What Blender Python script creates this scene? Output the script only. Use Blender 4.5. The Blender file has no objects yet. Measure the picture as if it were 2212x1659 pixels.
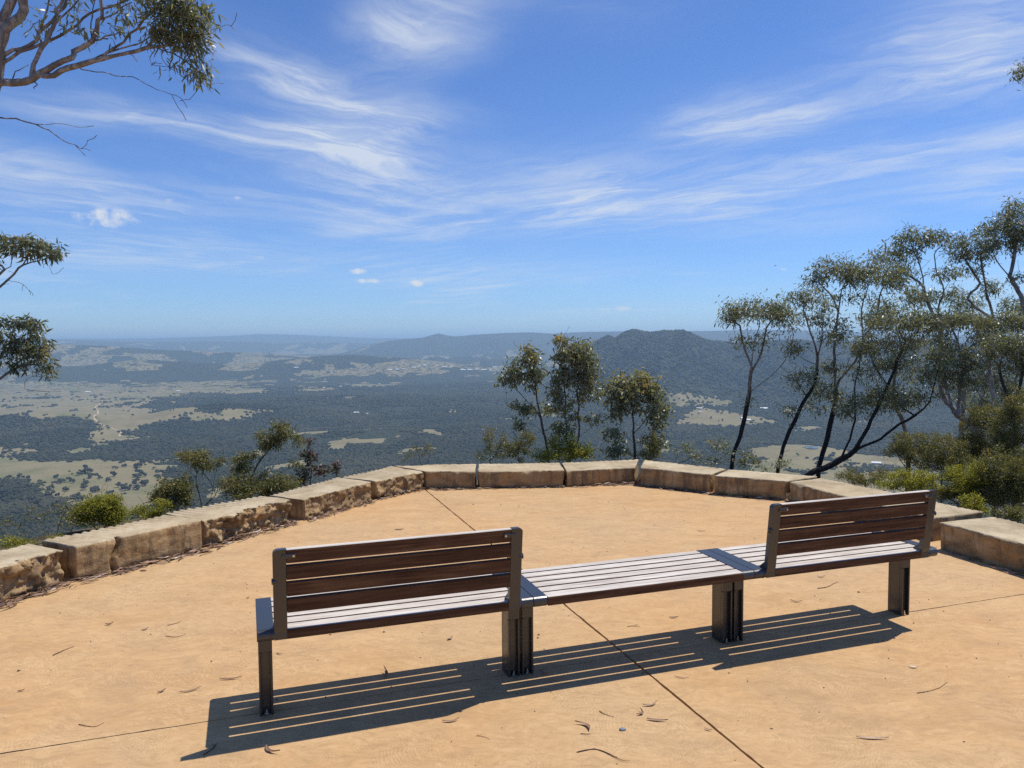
import bpy, bmesh, math, random
import numpy as np
from mathutils import Vector, Matrix

random.seed(7)
RNG = np.random.default_rng(11)
SC = bpy.context.scene
COL = SC.collection

# ------------------------------------------------------------------ camera
CAM_H = 1.65
PITCH, ROLL = math.radians(3.2821), math.radians(-0.3881)
FOC = 3036.6 / 4032.0                      # focal length over picture width
FW = np.array([0, math.cos(PITCH), -math.sin(PITCH)])
_r = np.array([1.0, 0, 0]); _u = np.cross(_r, FW)
RT = _r * math.cos(ROLL) + _u * math.sin(ROLL)
UP = -_r * math.sin(ROLL) + _u * math.cos(ROLL)
cam = bpy.data.cameras.new('camera')
cam.sensor_width = 36.0
cam.lens = 36.0 * FOC
cam.clip_start = 0.05
cam.clip_end = 120000
camo = bpy.data.objects.new('camera', cam)
COL.objects.link(camo)
M = Matrix.Identity(4)
for i in range(3):
    M[i][0] = RT[i]; M[i][1] = UP[i]; M[i][2] = -FW[i]
M[2][3] = CAM_H
camo.matrix_world = M
SC.camera = camo

def ray(px, py):
    """direction for a point of the photograph measured on a 2212 px wide copy"""
    d = FW + (px - 1106.0) / (2212 * FOC) * RT - (py - 829.5) / (2212 * FOC) * UP
    return d / np.linalg.norm(d)
def at(px, py, Y):
    d = ray(px, py)
    return np.array([0, 0, CAM_H]) + d * (Y / d[1])
def ground(px, py, z=0.0):
    d = ray(px, py)
    return np.array([0, 0, CAM_H]) + d * ((z - CAM_H) / d[2])

# ------------------------------------------------------------------ light
SUN = np.array([0.4276, 0.2027, 1.0]); SUN /= np.linalg.norm(SUN)
SUN_EL = math.asin(SUN[2]); SUN_AZ = math.atan2(SUN[0], SUN[1])   # azimuth clockwise from +Y
sun = bpy.data.lights.new('sun', 'SUN')
sun.energy = 4.8
sun.angle = math.radians(0.53)
sun.color = (1.0, 0.95, 0.87)
suno = bpy.data.objects.new('sun', sun)
COL.objects.link(suno)
suno.rotation_euler = Vector(SUN).to_track_quat('Z', 'Y').to_euler()

SC.view_settings.view_transform = 'Standard'
SC.view_settings.look = 'None'
SC.view_settings.exposure = 0.0
SC.view_settings.gamma = 1.0
SC.render.engine = 'CYCLES'
SC.cycles.use_denoising = False
SC.cycles.max_bounces = 6
SC.cycles.volume_bounces = 3
SC.cycles.transparent_max_bounces = 6
SC.cycles.caustics_reflective = False
SC.cycles.caustics_refractive = False

class N:
    """small wrapper that builds node trees"""
    def __init__(s, tree):
        s.t = tree; s.n = tree.nodes; s.l = tree.links
    def new(s, typ, **kw):
        n = s.n.new(typ)
        for k, v in kw.items():
            if k == 'ins':
                for i, val in v.items():
                    s.put(n.inputs[i], val)
            else:
                setattr(n, k, v)
        return n
    def put(s, sock, val):
        if isinstance(val, bpy.types.NodeSocket):
            s.l.new(val, sock)
        elif isinstance(val, bpy.types.Node):
            s.l.new(val.outputs[0], sock)
        else:
            if hasattr(sock, 'default_value'):
                dv = sock.default_value
                if hasattr(dv, '__len__') and not hasattr(val, '__len__'):
                    val = [val] * len(dv)
                if hasattr(dv, '__len__') and len(dv) == 4 and len(val) == 3:
                    val = list(val) + [1]
                sock.default_value = val
    def math(s, op, a, b=None, c=None, clamp=False):
        n = s.n.new('ShaderNodeMath'); n.operation = op; n.use_clamp = clamp
        s.put(n.inputs[0], a)
        if b is not None: s.put(n.inputs[1], b)
        if c is not None: s.put(n.inputs[2], c)
        return n.outputs[0]
    def vmath(s, op, a, b=None, scale=None):
        n = s.n.new('ShaderNodeVectorMath'); n.operation = op
        s.put(n.inputs[0], a)
        if b is not None: s.put(n.inputs[1], b)
        if scale is not None: s.put(n.inputs['Scale'], scale)
        return n
    def mix(s, f, a, b, typ='RGBA', blend='MIX'):
        n = s.n.new('ShaderNodeMix'); n.data_type = typ
        if typ == 'RGBA':
            n.blend_type = blend
            s.put(n.inputs[0], f); s.put(n.inputs[6], a); s.put(n.inputs[7], b)
            return n.outputs[2]
        s.put(n.inputs[0], f); s.put(n.inputs[2], a); s.put(n.inputs[3], b)
        return n.outputs[0]
    def noise(s, vec, scale, detail=4, rough=0.55, dist=0.0):
        n = s.n.new('ShaderNodeTexNoise')
        if vec is not None: s.put(n.inputs['Vector'], vec)
        n.inputs['Scale'].default_value = scale
        n.inputs['Detail'].default_value = detail
        n.inputs['Roughness'].default_value = rough
        n.inputs['Distortion'].default_value = dist
        return n
    def ramp(s, f, stops, interp='LINEAR'):
        n = s.n.new('ShaderNodeValToRGB')
        cr = n.color_ramp; cr.interpolation = interp
        while len(cr.elements) < len(stops): cr.elements.new(0.5)
        for e, (p, c) in zip(cr.elements, stops):
            e.position = p
            e.color = (c, c, c, 1) if not hasattr(c, '__len__') else (*c, 1)
        s.put(n.inputs[0], f)
        return n.outputs[0]
    def range(s, f, a, b, c=0.0, d=1.0, smooth=False):
        n = s.n.new('ShaderNodeMapRange')
        if smooth: n.interpolation_type = 'SMOOTHSTEP'
        s.put(n.inputs[0], f)
        for i, v in enumerate((a, b, c, d)): s.put(n.inputs[i + 1], v)
        return n.outputs[0]

# ------------------------------------------------------------------ sky
world = bpy.data.worlds.new('World')
SC.world = world
world.use_nodes = True
world.cycles.sampling_method = 'MANUAL'
world.cycles.sample_map_resolution = 512
w = N(world.node_tree)
world.node_tree.nodes.clear()
SKY_STRENGTH = 0.084
SKY_GAIN = (0.98, 1.24, 1.66)      # white balance of the photograph's sky
sky = w.new('ShaderNodeTexSky', sky_type='NISHITA', sun_disc=False, sun_elevation=SUN_EL, sun_rotation=SUN_AZ,
            altitude=0, air_density=0.9, dust_density=0.12, ozone_density=6.0)
tc = w.new('ShaderNodeTexCoord')
dirv = tc.outputs['Generated']
sep = w.new('ShaderNodeSeparateXYZ', ins={0: dirv})
den = w.math('MAXIMUM', w.math('ADD', sep.outputs[2], 0.06), 0.02)
qx = w.math('DIVIDE', sep.outputs[0], den)
qy = w.math('DIVIDE', sep.outputs[1], den)
q = w.new('ShaderNodeCombineXYZ', ins={0: qx, 1: qy, 2: 0.0})

def skyq(px, py):
    d = ray(px, py)
    return np.array([d[0], d[1]]) / (d[2] + 0.06)
def sky_band(p0, p1, width, amp):
    """elongated soft veil between two sky directions"""
    a, b = skyq(*p0), skyq(*p1)
    c = (a + b) / 2; v = b - a; ln = np.linalg.norm(v) / 2
    mp = w.new('ShaderNodeMapping', vector_type='TEXTURE')
    w.put(mp.inputs[0], qw)
    mp.inputs['Location'].default_value = (c[0], c[1], 0)
    mp.inputs['Rotation'].default_value = (0, 0, math.atan2(v[1], v[0]))
    mp.inputs['Scale'].default_value = (ln, width, 1)
    l2 = w.vmath('DOT_PRODUCT', mp.outputs[0], mp.outputs[0]).outputs['Value']
    e = w.math('EXPONENT', w.math('MULTIPLY', l2, -1.0))
    return w.math('MULTIPLY', e, amp)
wn = w.noise(q, 1.3, 4, 0.55); wn.noise_dimensions = '2D'
qw = w.vmath('ADD', q, w.vmath('SCALE', w.vmath('SUBTRACT', wn.outputs['Color'], (0.5, 0.5, 0.5)).outputs[0], scale=0.42).outputs[0]).outputs[0]
def fibres(ang, sc, seed, lo, hi):
    mp = w.new('ShaderNodeMapping', vector_type='TEXTURE'); w.put(mp.inputs[0], qw)
    mp.inputs['Location'].default_value = (seed, -seed, seed)
    mp.inputs['Rotation'].default_value = (0, 0, math.radians(ang))
    mp.inputs['Scale'].default_value = (3.3, 1, 1)
    a = w.noise(mp, sc * 1.5, 8, 0.66, 0.3); a.noise_dimensions = '2D'
    b = w.noise(mp, sc * 0.33, 2, 0.5, 0.0); b.noise_dimensions = '2D'
    return w.range(w.math('ADD', w.math('MULTIPLY', a.outputs[0], 0.6), w.math('MULTIPLY', b.outputs[0], 0.4)), lo, hi, 0.0, 1.0, True)
LEFT = [((470, 80), (850, 250), 0.13, 1.0), ((860, 120), (1010, -20), 0.16, 0.75), ((640, 330), (880, 250), 0.26, 1.0), ((60, 205), (580, 318), 0.17, 0.85), ((690, 260), (900, 420), 0.25, 0.6),
        ((-100, 400), (420, 480), 0.5, 0.5), ((-100, 560), (640, 540), 1.0, 0.5), ((700, 500), (1000, 430), 0.4, 0.5), ((480, 420), (1000, 380), 0.5, 0.4), ((-300, 300), (300, 420), 0.3, 0.4)]
RIGHT = [((1480, 300), (1800, 215), 0.26, 0.95), ((1900, 90), (2300, 0), 0.3, 0.6), ((1880, 190), (2400, 90), 0.3, 0.9), ((1640, 385), (2400, 270), 0.30, 0.65), ((1160, 490), (1660, 390), 0.55, 0.95),
         ((1060, 420), (1420, 370), 0.5, 0.45), ((740, 610), (1290, 575), 1.0, 0.4), ((1950, 430), (2400, 360), 0.35, 0.35), ((1500, 460), (1900, 500), 0.6, 0.25), ((1120, 60), (1400, -60), 0.2, 0.15)]
cov = None
for bands, fb in ((LEFT, fibres(46, 4.2, 3.1, 0.37, 0.68)), (RIGHT, fibres(-37, 4.2, 8.3, 0.37, 0.68))):
    acc = None
    for bnd in bands:
        e = sky_band(*bnd)
        acc = e if acc is None else w.math('ADD', acc, e)
    e = w.math('MULTIPLY', w.math('MINIMUM', acc, 1.25), w.math('ADD', w.math('MULTIPLY', fb, 0.72), 0.20))
    cov = e if cov is None else w.math('ADD', cov, e)
# a thin general veil that goes on all round the sky
big = w.noise(q, 0.55, 2, 0.55, 0.0); big.noise_dimensions = '2D'
veil = w.math('MULTIPLY', w.range(big.outputs[0], 0.46, 0.75, 0.0, 0.5, True), fibres(-30, 2.4, 5.7, 0.4, 0.7))
cov = w.math('MINIMUM', w.math('ADD', cov, veil), 0.82)
cov = w.math('MULTIPLY', cov, w.range(sep.outputs[2], 0.0, 0.06, 0.0, 1.0, True))
# a few small fair weather puffs
pn = w.noise(dirv, 60, 4, 0.55)
puffs = [(230, 470, 52, 17, 1.0), (215, 462, 24, 14, 0.9), (512, 427, 9, 4, 0.4), (365, 433, 8, 4, 0.25), (775, 586, 21, 7, 0.9), (793, 607, 25, 6, 0.85),
         (900, 612, 19, 8, 0.95), (1690, 581, 9, 4, 0.6), (564, 556, 8, 3, 0.2), (1310, 668, 22, 4, 0.45), (1345, 666, 20, 4, 0.5), (1955, 85, 36, 7, 0.15)]
pacc = None
for (px, py, rx, ry, amp) in puffs:
    d0 = ray(px, py)
    az = math.atan2(d0[0], d0[1])
    off = w.vmath('SUBTRACT', dirv, tuple(d0)).outputs[0]
    tx = np.array([math.cos(az), -math.sin(az), 0.0])
    u = w.math('DIVIDE', w.vmath('DOT_PRODUCT', off, tuple(tx)).outputs['Value'], rx / 1665.0)
    v = w.math('DIVIDE', w.vmath('DOT_PRODUCT', off, (0, 0, 1)).outputs['Value'], ry / 1665.0)
    r2 = w.math('ADD', w.math('MULTIPLY', u, u), w.math('MULTIPLY', v, v))
    e = w.math('SUBTRACT', 1.35, r2)
    e = w.math('ADD', e, w.math('MULTIPLY', w.math('SUBTRACT', pn.outputs[0], 0.53), 4.0))
    e = w.range(e, 0.0, 1.6, 0.0, amp, True)
    pacc = e if pacc is None else w.math('MAXIMUM', pacc, e)
skyc = w.vmath('MULTIPLY', sky.outputs[0], SKY_GAIN)
c1 = w.mix(cov, skyc.outputs[0], (8.6, 9.3, 10.2))
c2 = w.mix(pacc, c1, (9.5, 9.7, 10.0))
bg = w.new('ShaderNodeBackground', ins={0: c2, 1: SKY_STRENGTH})
wo = w.new('ShaderNodeOutputWorld', ins={0: bg.outputs[0]})

# ------------------------------------------------------------------ object helpers
def tag(o, label=None, cat=None, group=None, kind=None):
    if label: o['label'] = label
    if cat: o['category'] = cat
    if group: o['group'] = group
    if kind: o['kind'] = kind
    return o
def empty(name, loc=(0, 0, 0), rz=0.0):
    o = bpy.data.objects.new(name, None)
    o.empty_display_size = 0.2
    COL.objects.link(o)
    o.location = loc; o.rotation_euler = (0, 0, rz)
    return o
def link(name, me, parent=None, loc=None, rot=None):
    o = bpy.data.objects.new(name, me)
    COL.objects.link(o)
    if parent is not None: o.parent = parent
    if loc is not None: o.location = loc
    if rot is not None: o.rotation_euler = rot
    return o
def big_mesh(name, verts, faces_flat, n_per, mats=(), smooth=False, matidx=None):
    """numpy arrays to a mesh; faces_flat (k, n_per)"""
    me = bpy.data.meshes.new(name)
    verts = np.asarray(verts, dtype=np.float32); f = np.asarray(faces_flat, dtype=np.int32)
    me.vertices.add(len(verts)); me.vertices.foreach_set('co', verts.ravel())
    me.loops.add(f.size); me.loops.foreach_set('vertex_index', f.ravel())
    me.polygons.add(len(f))
    me.polygons.foreach_set('loop_start', np.arange(0, f.size, n_per, dtype=np.int32))
    me.polygons.foreach_set('loop_total', np.full(len(f), n_per, dtype=np.int32))
    if smooth: me.polygons.foreach_set('use_smooth', np.ones(len(f), dtype=bool))
    for m in mats: me.materials.append(m)
    if matidx is not None: me.polygons.foreach_set('material_index', np.asarray(matidx, dtype=np.int32))
    me.update(calc_edges=True)
    return me
def fattr(me, name, vals):
    a = me.attributes.new(name, 'FLOAT', 'POINT')
    a.data.foreach_set('value', np.asarray(vals, dtype=np.float32))
def bm_mesh(name, bm, mats, smooth=False):
    me = bpy.data.meshes.new(name)
    bmesh.ops.recalc_face_normals(bm, faces=bm.faces[:])
    bm.to_mesh(me); bm.free()
    for m in (mats if isinstance(mats, (list, tuple)) else [mats]): me.materials.append(m)
    if smooth:
        me.polygons.foreach_set('use_smooth', np.ones(len(me.polygons), dtype=bool))
    return me
def bm_box(bm, lo, hi, bevel=0.0, seg=2):
    r = bmesh.ops.create_cube(bm, size=1.0)
    vs = r['verts']
    lo = Vector(lo); hi = Vector(hi)
    for v in vs:
        v.co = Vector((lo[i] + (v.co[i] + 0.5) * (hi[i] - lo[i]) for i in range(3)))
    if bevel > 0:
        es = list({e for v in vs for e in v.link_edges})
        bmesh.ops.bevel(bm, geom=es, offset=bevel, segments=seg, profile=0.5, affect='EDGES', clamp_overlap=True)
    return vs
def bm_cyl(bm, a, b, r, seg=16, r2=None):
    a = Vector(a); b = Vector(b); d = b - a
    m = Matrix.Translation((a + b) / 2) @ d.to_track_quat('Z', 'Y').to_matrix().to_4x4()
    bmesh.ops.create_cone(bm, cap_ends=True, segments=seg, radius1=r, radius2=r if r2 is None else r2, depth=d.length, matrix=m)
def bm_prism(bm, pts, u0, u1):
    """profile of (v, z) points extruded along x"""
    A = [bm.verts.new((u0, p[0], p[1])) for p in pts]
    B = [bm.verts.new((u1, p[0], p[1])) for p in pts]
    bm.faces.new(A); bm.faces.new(B[::-1])
    n = len(pts)
    for i in range(n):
        bm.faces.new((A[i], B[i], B[(i + 1) % n], A[(i + 1) % n]))

# ------------------------------------------------------------------ numpy noise
def _hash(ix, iy, seed):
    n = (ix.astype(np.int64) * 374761393 + iy.astype(np.int64) * 668265263 + seed * 1442695041) & 0xFFFFFFFF
    n = ((n ^ (n >> 13)) * 1274126177) & 0xFFFFFFFF
    n = ((n ^ (n >> 16)) * 2246822519) & 0xFFFFFFFF
    return ((n ^ (n >> 15)) & 0xFFFFFF) / float(0xFFFFFF)
def vnoise(x, y, seed=0):
    ix = np.floor(x); iy = np.floor(y); fx = x - ix; fy = y - iy
    fx = fx * fx * fx * (fx * (fx * 6 - 15) + 10); fy = fy * fy * fy * (fy * (fy * 6 - 15) + 10)
    a = _hash(ix, iy, seed); b = _hash(ix + 1, iy, seed); c = _hash(ix, iy + 1, seed); d = _hash(ix + 1, iy + 1, seed)
    return (a * (1 - fx) + b * fx) * (1 - fy) + (c * (1 - fx) + d * fx) * fy
def fbm(x, y, octv=4, seed=0, gain=0.5):
    s = 0; amp = 1; tot = 0
    for o in range(octv):
        s = s + amp * vnoise(x, y, seed + o * 17); tot += amp
        x = x * 2.03 + 11.3; y = y * 2.03 - 7.7; amp *= gain
    return s / tot
def ridged(x, y, octv=4, seed=0):
    s = 0; amp = 1; tot = 0
    for o in range(octv):
        s = s + amp * (1 - np.abs(2 * vnoise(x, y, seed + o * 13) - 1)); tot += amp
        x = x * 2.1 + 3.1; y = y * 2.1 + 5.9; amp *= 0.5
    return s / tot

# ------------------------------------------------------------------ terrain shape
VAL = -400.0
def prof(pts, dist):
    """skyline points to (azimuth, height) at a distance"""
    az, hh = [], []
    for px, py in pts:
        d = ray(px, py); hz = math.hypot(d[0], d[1])
        az.append(math.atan2(d[0], d[1])); hh.append(CAM_H + d[2] / hz * dist)
    return np.array(az), np.array(hh)
RIDGES = [  # distance, front width, back width, floor, crest line
    (27000, 4200, 5000, -150, [(-1500, 740), (-300, 735), (0, 731), (200, 732), (330, 731), (450, 727), (520, 724), (560, 721), (640, 723), (720, 727), (800, 730), (900, 731), (1100, 728), (2212, 735), (3400, 740)]),
    (19000, 2600, 4000, -200, [(-1500, 760), (-200, 742), (100, 734), (220, 736), (330, 739), (480, 737), (620, 741), (720, 739), (800, 742), (900, 750), (1100, 760), (3400, 780)]),
    (14500, 2600, 3000, -330, [(-1500, 800), (0, 790), (700, 775), (820, 738), (880, 732), (915, 729), (935, 723), (948, 720), (962, 724), (985, 727), (1040, 722), (1095, 719), (1150, 718), (1195, 721), (1240, 718), (1290, 717), (1340, 716), (1420, 717), (1560, 714), (1640, 712), (1720, 713), (1900, 720), (2212, 729), (2600, 736), (3400, 760)]),
    (10800, 1500, 1800, -340, [(-1500, 770), (-200, 752), (0, 748), (130, 744), (230, 747), (330, 755), (430, 758), (560, 762), (650, 768), (760, 782), (900, 800), (3400, 820)]),
    (8300, 900, 900, -370, [(-1500, 800), (0, 795), (180, 790), (300, 776), (400, 782), (520, 786), (620, 776), (700, 768), (760, 766), (850, 772), (960, 782), (1060, 795), (1200, 815), (3400, 850)]),
    (5500, 1500, 1300, -410, [(-1500, 1000), (1000, 900), (1130, 868), (1180, 832), (1220, 796), (1250, 772), (1276, 749), (1296, 735), (1312, 727), (1322, 731), (1331, 733), (1338, 727), (1346, 721), (1363, 715), (1385, 718), (1400, 720), (1420, 717), (1434, 715), (1455, 717), (1474, 716), (1497, 726), (1520, 734), (1540, 739), (1570, 741), (1594, 745), (1630, 741), (1666, 738), (1720, 735), (1800, 742), (1900, 739), (2050, 745), (2212, 742), (2600, 750), (3400, 800)]),
]
RIDGES = [(R, wf, wb, fl, *prof(p, R)) for (R, wf, wb, fl, p) in RIDGES]
LOW_HILLS = [  # px, py on the valley, lateral, radial, height: wooded knolls down in the valley
    (60, 930, 330, 260, 75), (160, 950, 220, 160, 45), (400, 915, 420, 230, 55), (540, 905, 380, 220, 50), (640, 880, 500, 300, 30), (1560, 895, 190, 130, 38),
    (1700, 975, 260, 150, 30), (420, 870, 330, 170, 25), (900, 870, 700, 420, 35), (1120, 900, 500, 300, 35), (800, 940, 500, 170, 25)]
LOW_HILLS = [(*ground(px, py, VAL + 15)[:2], a, b, hh) for px, py, a, b, hh in LOW_HILLS]
def platform_dist(x, y):
    """metres outside the paved lookout"""
    dx = x - 0.2; dy = np.maximum(y - 4.7, 0)
    return np.sqrt(dx * dx + dy * dy) - 4.9
S_D = np.array([-1e9, 0, 1.2, 5, 10, 30, 100, 300, 700, 1200, 1700, 1e9])
S_Z = np.array([0, 0, -0.3, -1.3, -3.0, -14, -62, -180, -330, -392, -400, -400])
def terrain_z(x, y):
    x = np.asarray(x, float); y = np.asarray(y, float)
    r = np.hypot(x, y); az = np.arctan2(x, y)
    s = platform_dist(x, y)
    back = np.clip((-y - 6) / 30.0, 0, 1)            # the hill top goes on behind the camera
    s = s * (1 - back) + np.minimum(s, 0) * back
    z = np.interp(s, S_D, S_Z)
    z = z + np.clip((s - 2) / 20, 0, 1) * (fbm(x / 9, y / 9, 4, 3) - 0.5) * np.clip(s * 0.12, 0, 6)
    far = np.clip((r - 900) / 900, 0, 1)
    base = VAL + np.interp(r, [0, 2500, 5000, 8000, 12000, 20000, 30000, 45000], [0, 0, 8, 30, 80, 170, 250, 300])
    roll = (fbm(x / 900, y / 900, 5, 21) - 0.5) * 70 + (ridged(x / 520, y / 520, 4, 44) - 0.6) * 34
    roll = roll * np.clip((r - 1000) / 1200, 0.15, 1)
    roll = roll + np.clip((r - 7000) / 3000, 0, 1) * (ridged(x / 1200, y / 1200, 5, 61) - 0.55) * 330 * np.clip((16000 - r) / 5000, 0.25, 1)
    valley = base + roll
    for (cx, cy, a, b, hh) in LOW_HILLS:
        ca = math.atan2(cx, cy)
        lx = (x - cx) * math.cos(ca) - (y - cy) * math.sin(ca)
        ly = (x - cx) * math.sin(ca) + (y - cy) * math.cos(ca)
        valley = valley + hh * np.exp(-((lx / a) ** 2 + (ly / b) ** 2) ** 1.2)
    for i, (R, wf, wb, fl, paz, ph) in enumerate(RIDGES):
        crest = np.interp(az, paz, ph)
        wob = (fbm(x / (R * 0.09), y / (R * 0.09), 3, 80 + i) - 0.5) * wf * 0.45
        t = r - R
        wd = np.where(t < 0, wf, wb)
        tt = np.abs(t) / wd
        tt = np.maximum(tt + (t < 0) * np.clip(tt * 2, 0, 1) * wob / wf, 0)
        g = np.exp(-(tt ** 1.6) * 1.6)
        rise = crest - (base - 40)
        spur = (ridged(x / (R * 0.060), y / (R * 0.060), 4, 120 + i) - 0.62) * (0.85 if R < 6000 else 0.6) * np.clip(tt * 2.5, 0, 1) * np.clip(rise, 0, 500)
        hgt = base - 40 + rise * g + spur * g
        hgt = np.where((np.abs(az) > 2.0), base - 60, hgt)
        d = hgt - valley                                # smooth maximum
        k = 25.0
        valley = valley + np.where(d > 60, d, k * np.log1p(np.exp(np.clip(d, -400, 60) / k)))
    z = z * (1 - far) + np.where(far > 0, valley, 0) * far if np.ndim(z) else z
    z = np.where(np.cos(az) < -0.1, np.maximum(z, np.interp(s, S_D, S_Z) * 0.3), z)
    return z

def valley_at(px, py):
    d = ray(px, py)
    t = np.geomspace(1000, 40000, 4000)
    P = np.array([0, 0, CAM_H]) + d[None, :] * t[:, None]
    hit = np.nonzero(P[:, 2] < terrain_z(P[:, 0], P[:, 1]) - 0.07)[0]
    return P[hit[0]] if len(hit) else P[-1]
# open grassland, outlined on the valley floor
FIELDS = [
    [(-60, 838), (60, 830), (180, 832), (300, 836), (420, 832), (560, 838), (606, 846), (540, 852), (440, 850), (350, 858), (318, 868), (330, 880), (420, 884), (520, 880), (600, 888), (598, 895), (540, 898), (440, 905), (380, 904), (320, 914), (285, 930), (262, 955), (215, 955), (205, 935), (160, 912), (90, 904), (-60, 908)],
    [(-40, 822), (40, 818), (200, 824), (330, 828), (560, 822), (590, 826), (420, 834), (120, 830), (-40, 832)],
    [(-40, 988), (40, 984), (75, 1000), (130, 994), (250, 1000), (330, 996), (372, 1004), (376, 1030), (380, 1070), (330, 1096), (265, 1120), (180, 1135), (120, 1095), (75, 1075), (40, 1040), (-40, 1020)],
    [(-40, 966), (40, 962), (66, 974), (40, 984), (-40, 984)], [(140, 968), (178, 958), (200, 964), (160, 976)],
    [(648, 808), (700, 791), (790, 786), (870, 783), (985, 785), (1000, 796), (930, 806), (850, 810), (770, 812), (690, 816)],
    [(1000, 797), (1060, 793), (1110, 795), (1080, 801), (1010, 803)], [(690, 962), (720, 954), (850, 944), (852, 949), (760, 960), (720, 968)],
    [(620, 838), (700, 834), (720, 840), (640, 846)], [(740, 832), (850, 826), (860, 832), (780, 838)], [(980, 846), (1010, 844), (1000, 852)],
    [(1478, 908), (1492, 892), (1530, 880), (1565, 884), (1600, 892), (1640, 900), (1690, 906), (1660, 914), (1600, 912), (1545, 920), (1500, 918)],
    [(1446, 866), (1480, 856), (1550, 858), (1580, 866), (1560, 872), (1500, 876), (1470, 884), (1450, 880)], [(1660, 880), (1740, 882), (1800, 892), (1700, 892)],
    [(1596, 1012), (1626, 976), (1668, 962), (1740, 960), (1830, 972), (1900, 984), (2000, 1004), (2060, 1050), (1900, 1080), (1640, 1060)],
    [(1700, 925), (1760, 918), (1800, 924), (1760, 930)], [(520, 985), (548, 975), (570, 990), (540, 1000)], [(440, 1060), (500, 1045), (520, 1060), (470, 1075)], [(560, 1010), (660, 1000), (670, 1012), (590, 1022)]]
FIELDS = [np.array([valley_at(px, py)[:2] for px, py in f]) for f in FIELDS]
def in_poly(x, y, P):
    ins = np.zeros(np.shape(x), bool)
    n = len(P)
    for i in range(n):
        x1, y1 = P[i]; x2, y2 = P[(i + 1) % n]
        c = (y1 > y) != (y2 > y)
        with np.errstate(divide='ignore', invalid='ignore'):
            ins ^= c & (x < (x2 - x1) * (y - y1) / (y2 - y1 + 1e-9) + x1)
    return ins
def field_mask(x, y):
    r = np.hypot(x, y); az = np.arctan2(x, y)
    wx = x + (fbm(x / 160, y / 160, 3, 5) - 0.5) * 0.045 * r
    wy = y + (fbm(x / 160, y / 160, 3, 9) - 0.5) * 0.11 * r
    m = np.zeros(np.shape(x), bool)
    for P in FIELDS: m |= in_poly(wx, wy, P)
    clump = fbm(x / 140, y / 140, 4, 33)
    m &= clump < 0.74
    lft = np.clip((-az + 0.02) / 0.25, 0, 1)
    farp = fbm(x / 260, y / 480, 5, 71) * 0.65 + fbm(x / 1500, y / 2400, 3, 72) * 0.35
    m |= (r > 7900) & (r < 17000) & (farp > 0.635 - 0.125 * lft)
    m |= (r > 10500) & (r < 12200) & (az > -0.14) & (az < 0.02) & (farp > 0.56)
    m |= (r > 17000) & (r < 24000) & (farp > 0.60) & (az < -0.2)
    m &= ~((r > 12300) & (az > -0.16))
    small = fbm(x / 170, y / 240, 4, 93)
    m |= (small > 0.755) & (r > 2600) & (r < 9000) & (terrain_near_flat(az, r))
    return m
def terrain_near_flat(az, r):
    return ~((az > 0.06) & (r > 3900) & (r < 7000))

# ------------------------------------------------------------------ materials: land
def new_mat(name):
    m = bpy.data.materials.new(name)
    m.use_nodes = True
    m.node_tree.nodes.clear()
    n = N(m.node_tree)
    return m, n
def finish(n, shader, disp=None):
    o = n.new('ShaderNodeOutputMaterial', ins={0: shader})
    return o
def principled(n, **k):
    p = n.new('ShaderNodeBsdfPrincipled')
    for key, v in k.items():
        n.put(p.inputs[key.replace('_', ' ')], v)
    return p

def mat_land():
    m, n = new_mat('land')
    g = n.new('ShaderNodeNewGeometry'); pos = g.outputs['Position']
    fa = n.new('ShaderNodeAttribute', attribute_name='field')
    n1 = n.noise(pos, 0.012, 6, 0.65); n2 = n.noise(pos, 0.004, 5, 0.6); n3 = n.noise(pos, 0.06, 3, 0.6)
    f = n.math('ADD', fa.outputs['Fac'], n.math('MULTIPLY', n.math('SUBTRACT', n1.outputs[0], 0.5), 0.7))
    f = n.range(f, 0.36, 0.60, 0, 1, True)
    grass = n.ramp(n2.outputs[0], [(0.30, (0.140, 0.122, 0.058)), (0.5, (0.215, 0.180, 0.092)), (0.66, (0.120, 0.128, 0.052))])
    grass = n.mix(n.range(n1.outputs[0], 0.35, 0.7, 0, 0.5), grass, (0.26, 0.21, 0.115))
    wood = n.ramp(n3.outputs[0], [(0.3, (0.018, 0.022, 0.012)), (0.55, (0.040, 0.046, 0.024)), (0.75, (0.070, 0.070, 0.042))])
    dots = n.range(n.noise(pos, 0.022, 3, 0.7).outputs[0], 0.52, 0.60, 0.0, 0.8, True)
    farw = n.range(n.vmath('LENGTH', pos).outputs['Value'], 5500, 7500, 0.0, 1.0)
    f = n.math('MULTIPLY', f, n.math('SUBTRACT', 1.0, n.math('MULTIPLY', dots, farw)))
    col = n.mix(f, wood, grass)
    na = n.new('ShaderNodeAttribute', attribute_name='near')
    scrub = n.ramp(n.noise(pos, 3.0, 5, 0.6).outputs[0], [(0.3, (0.05, 0.04, 0.022)), (0.7, (0.14, 0.11, 0.06))])
    col = n.mix(na.outputs['Fac'], col, scrub)
    bmp = n.new('ShaderNodeBump', ins={'Strength': 1.0, 'Distance': 16.0, 'Height': n.math('MULTIPLY', n3.outputs[0], n.math('SUBTRACT', 1.0, n.math('MAXIMUM', f, na.outputs['Fac'])))})
    p = principled(n, Base_Color=col, Roughness=0.95, Normal=bmp.outputs[0])
    p.inputs['Specular IOR Level'].default_value = 0.1
    finish(n, p.outputs[0])
    return m
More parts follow.
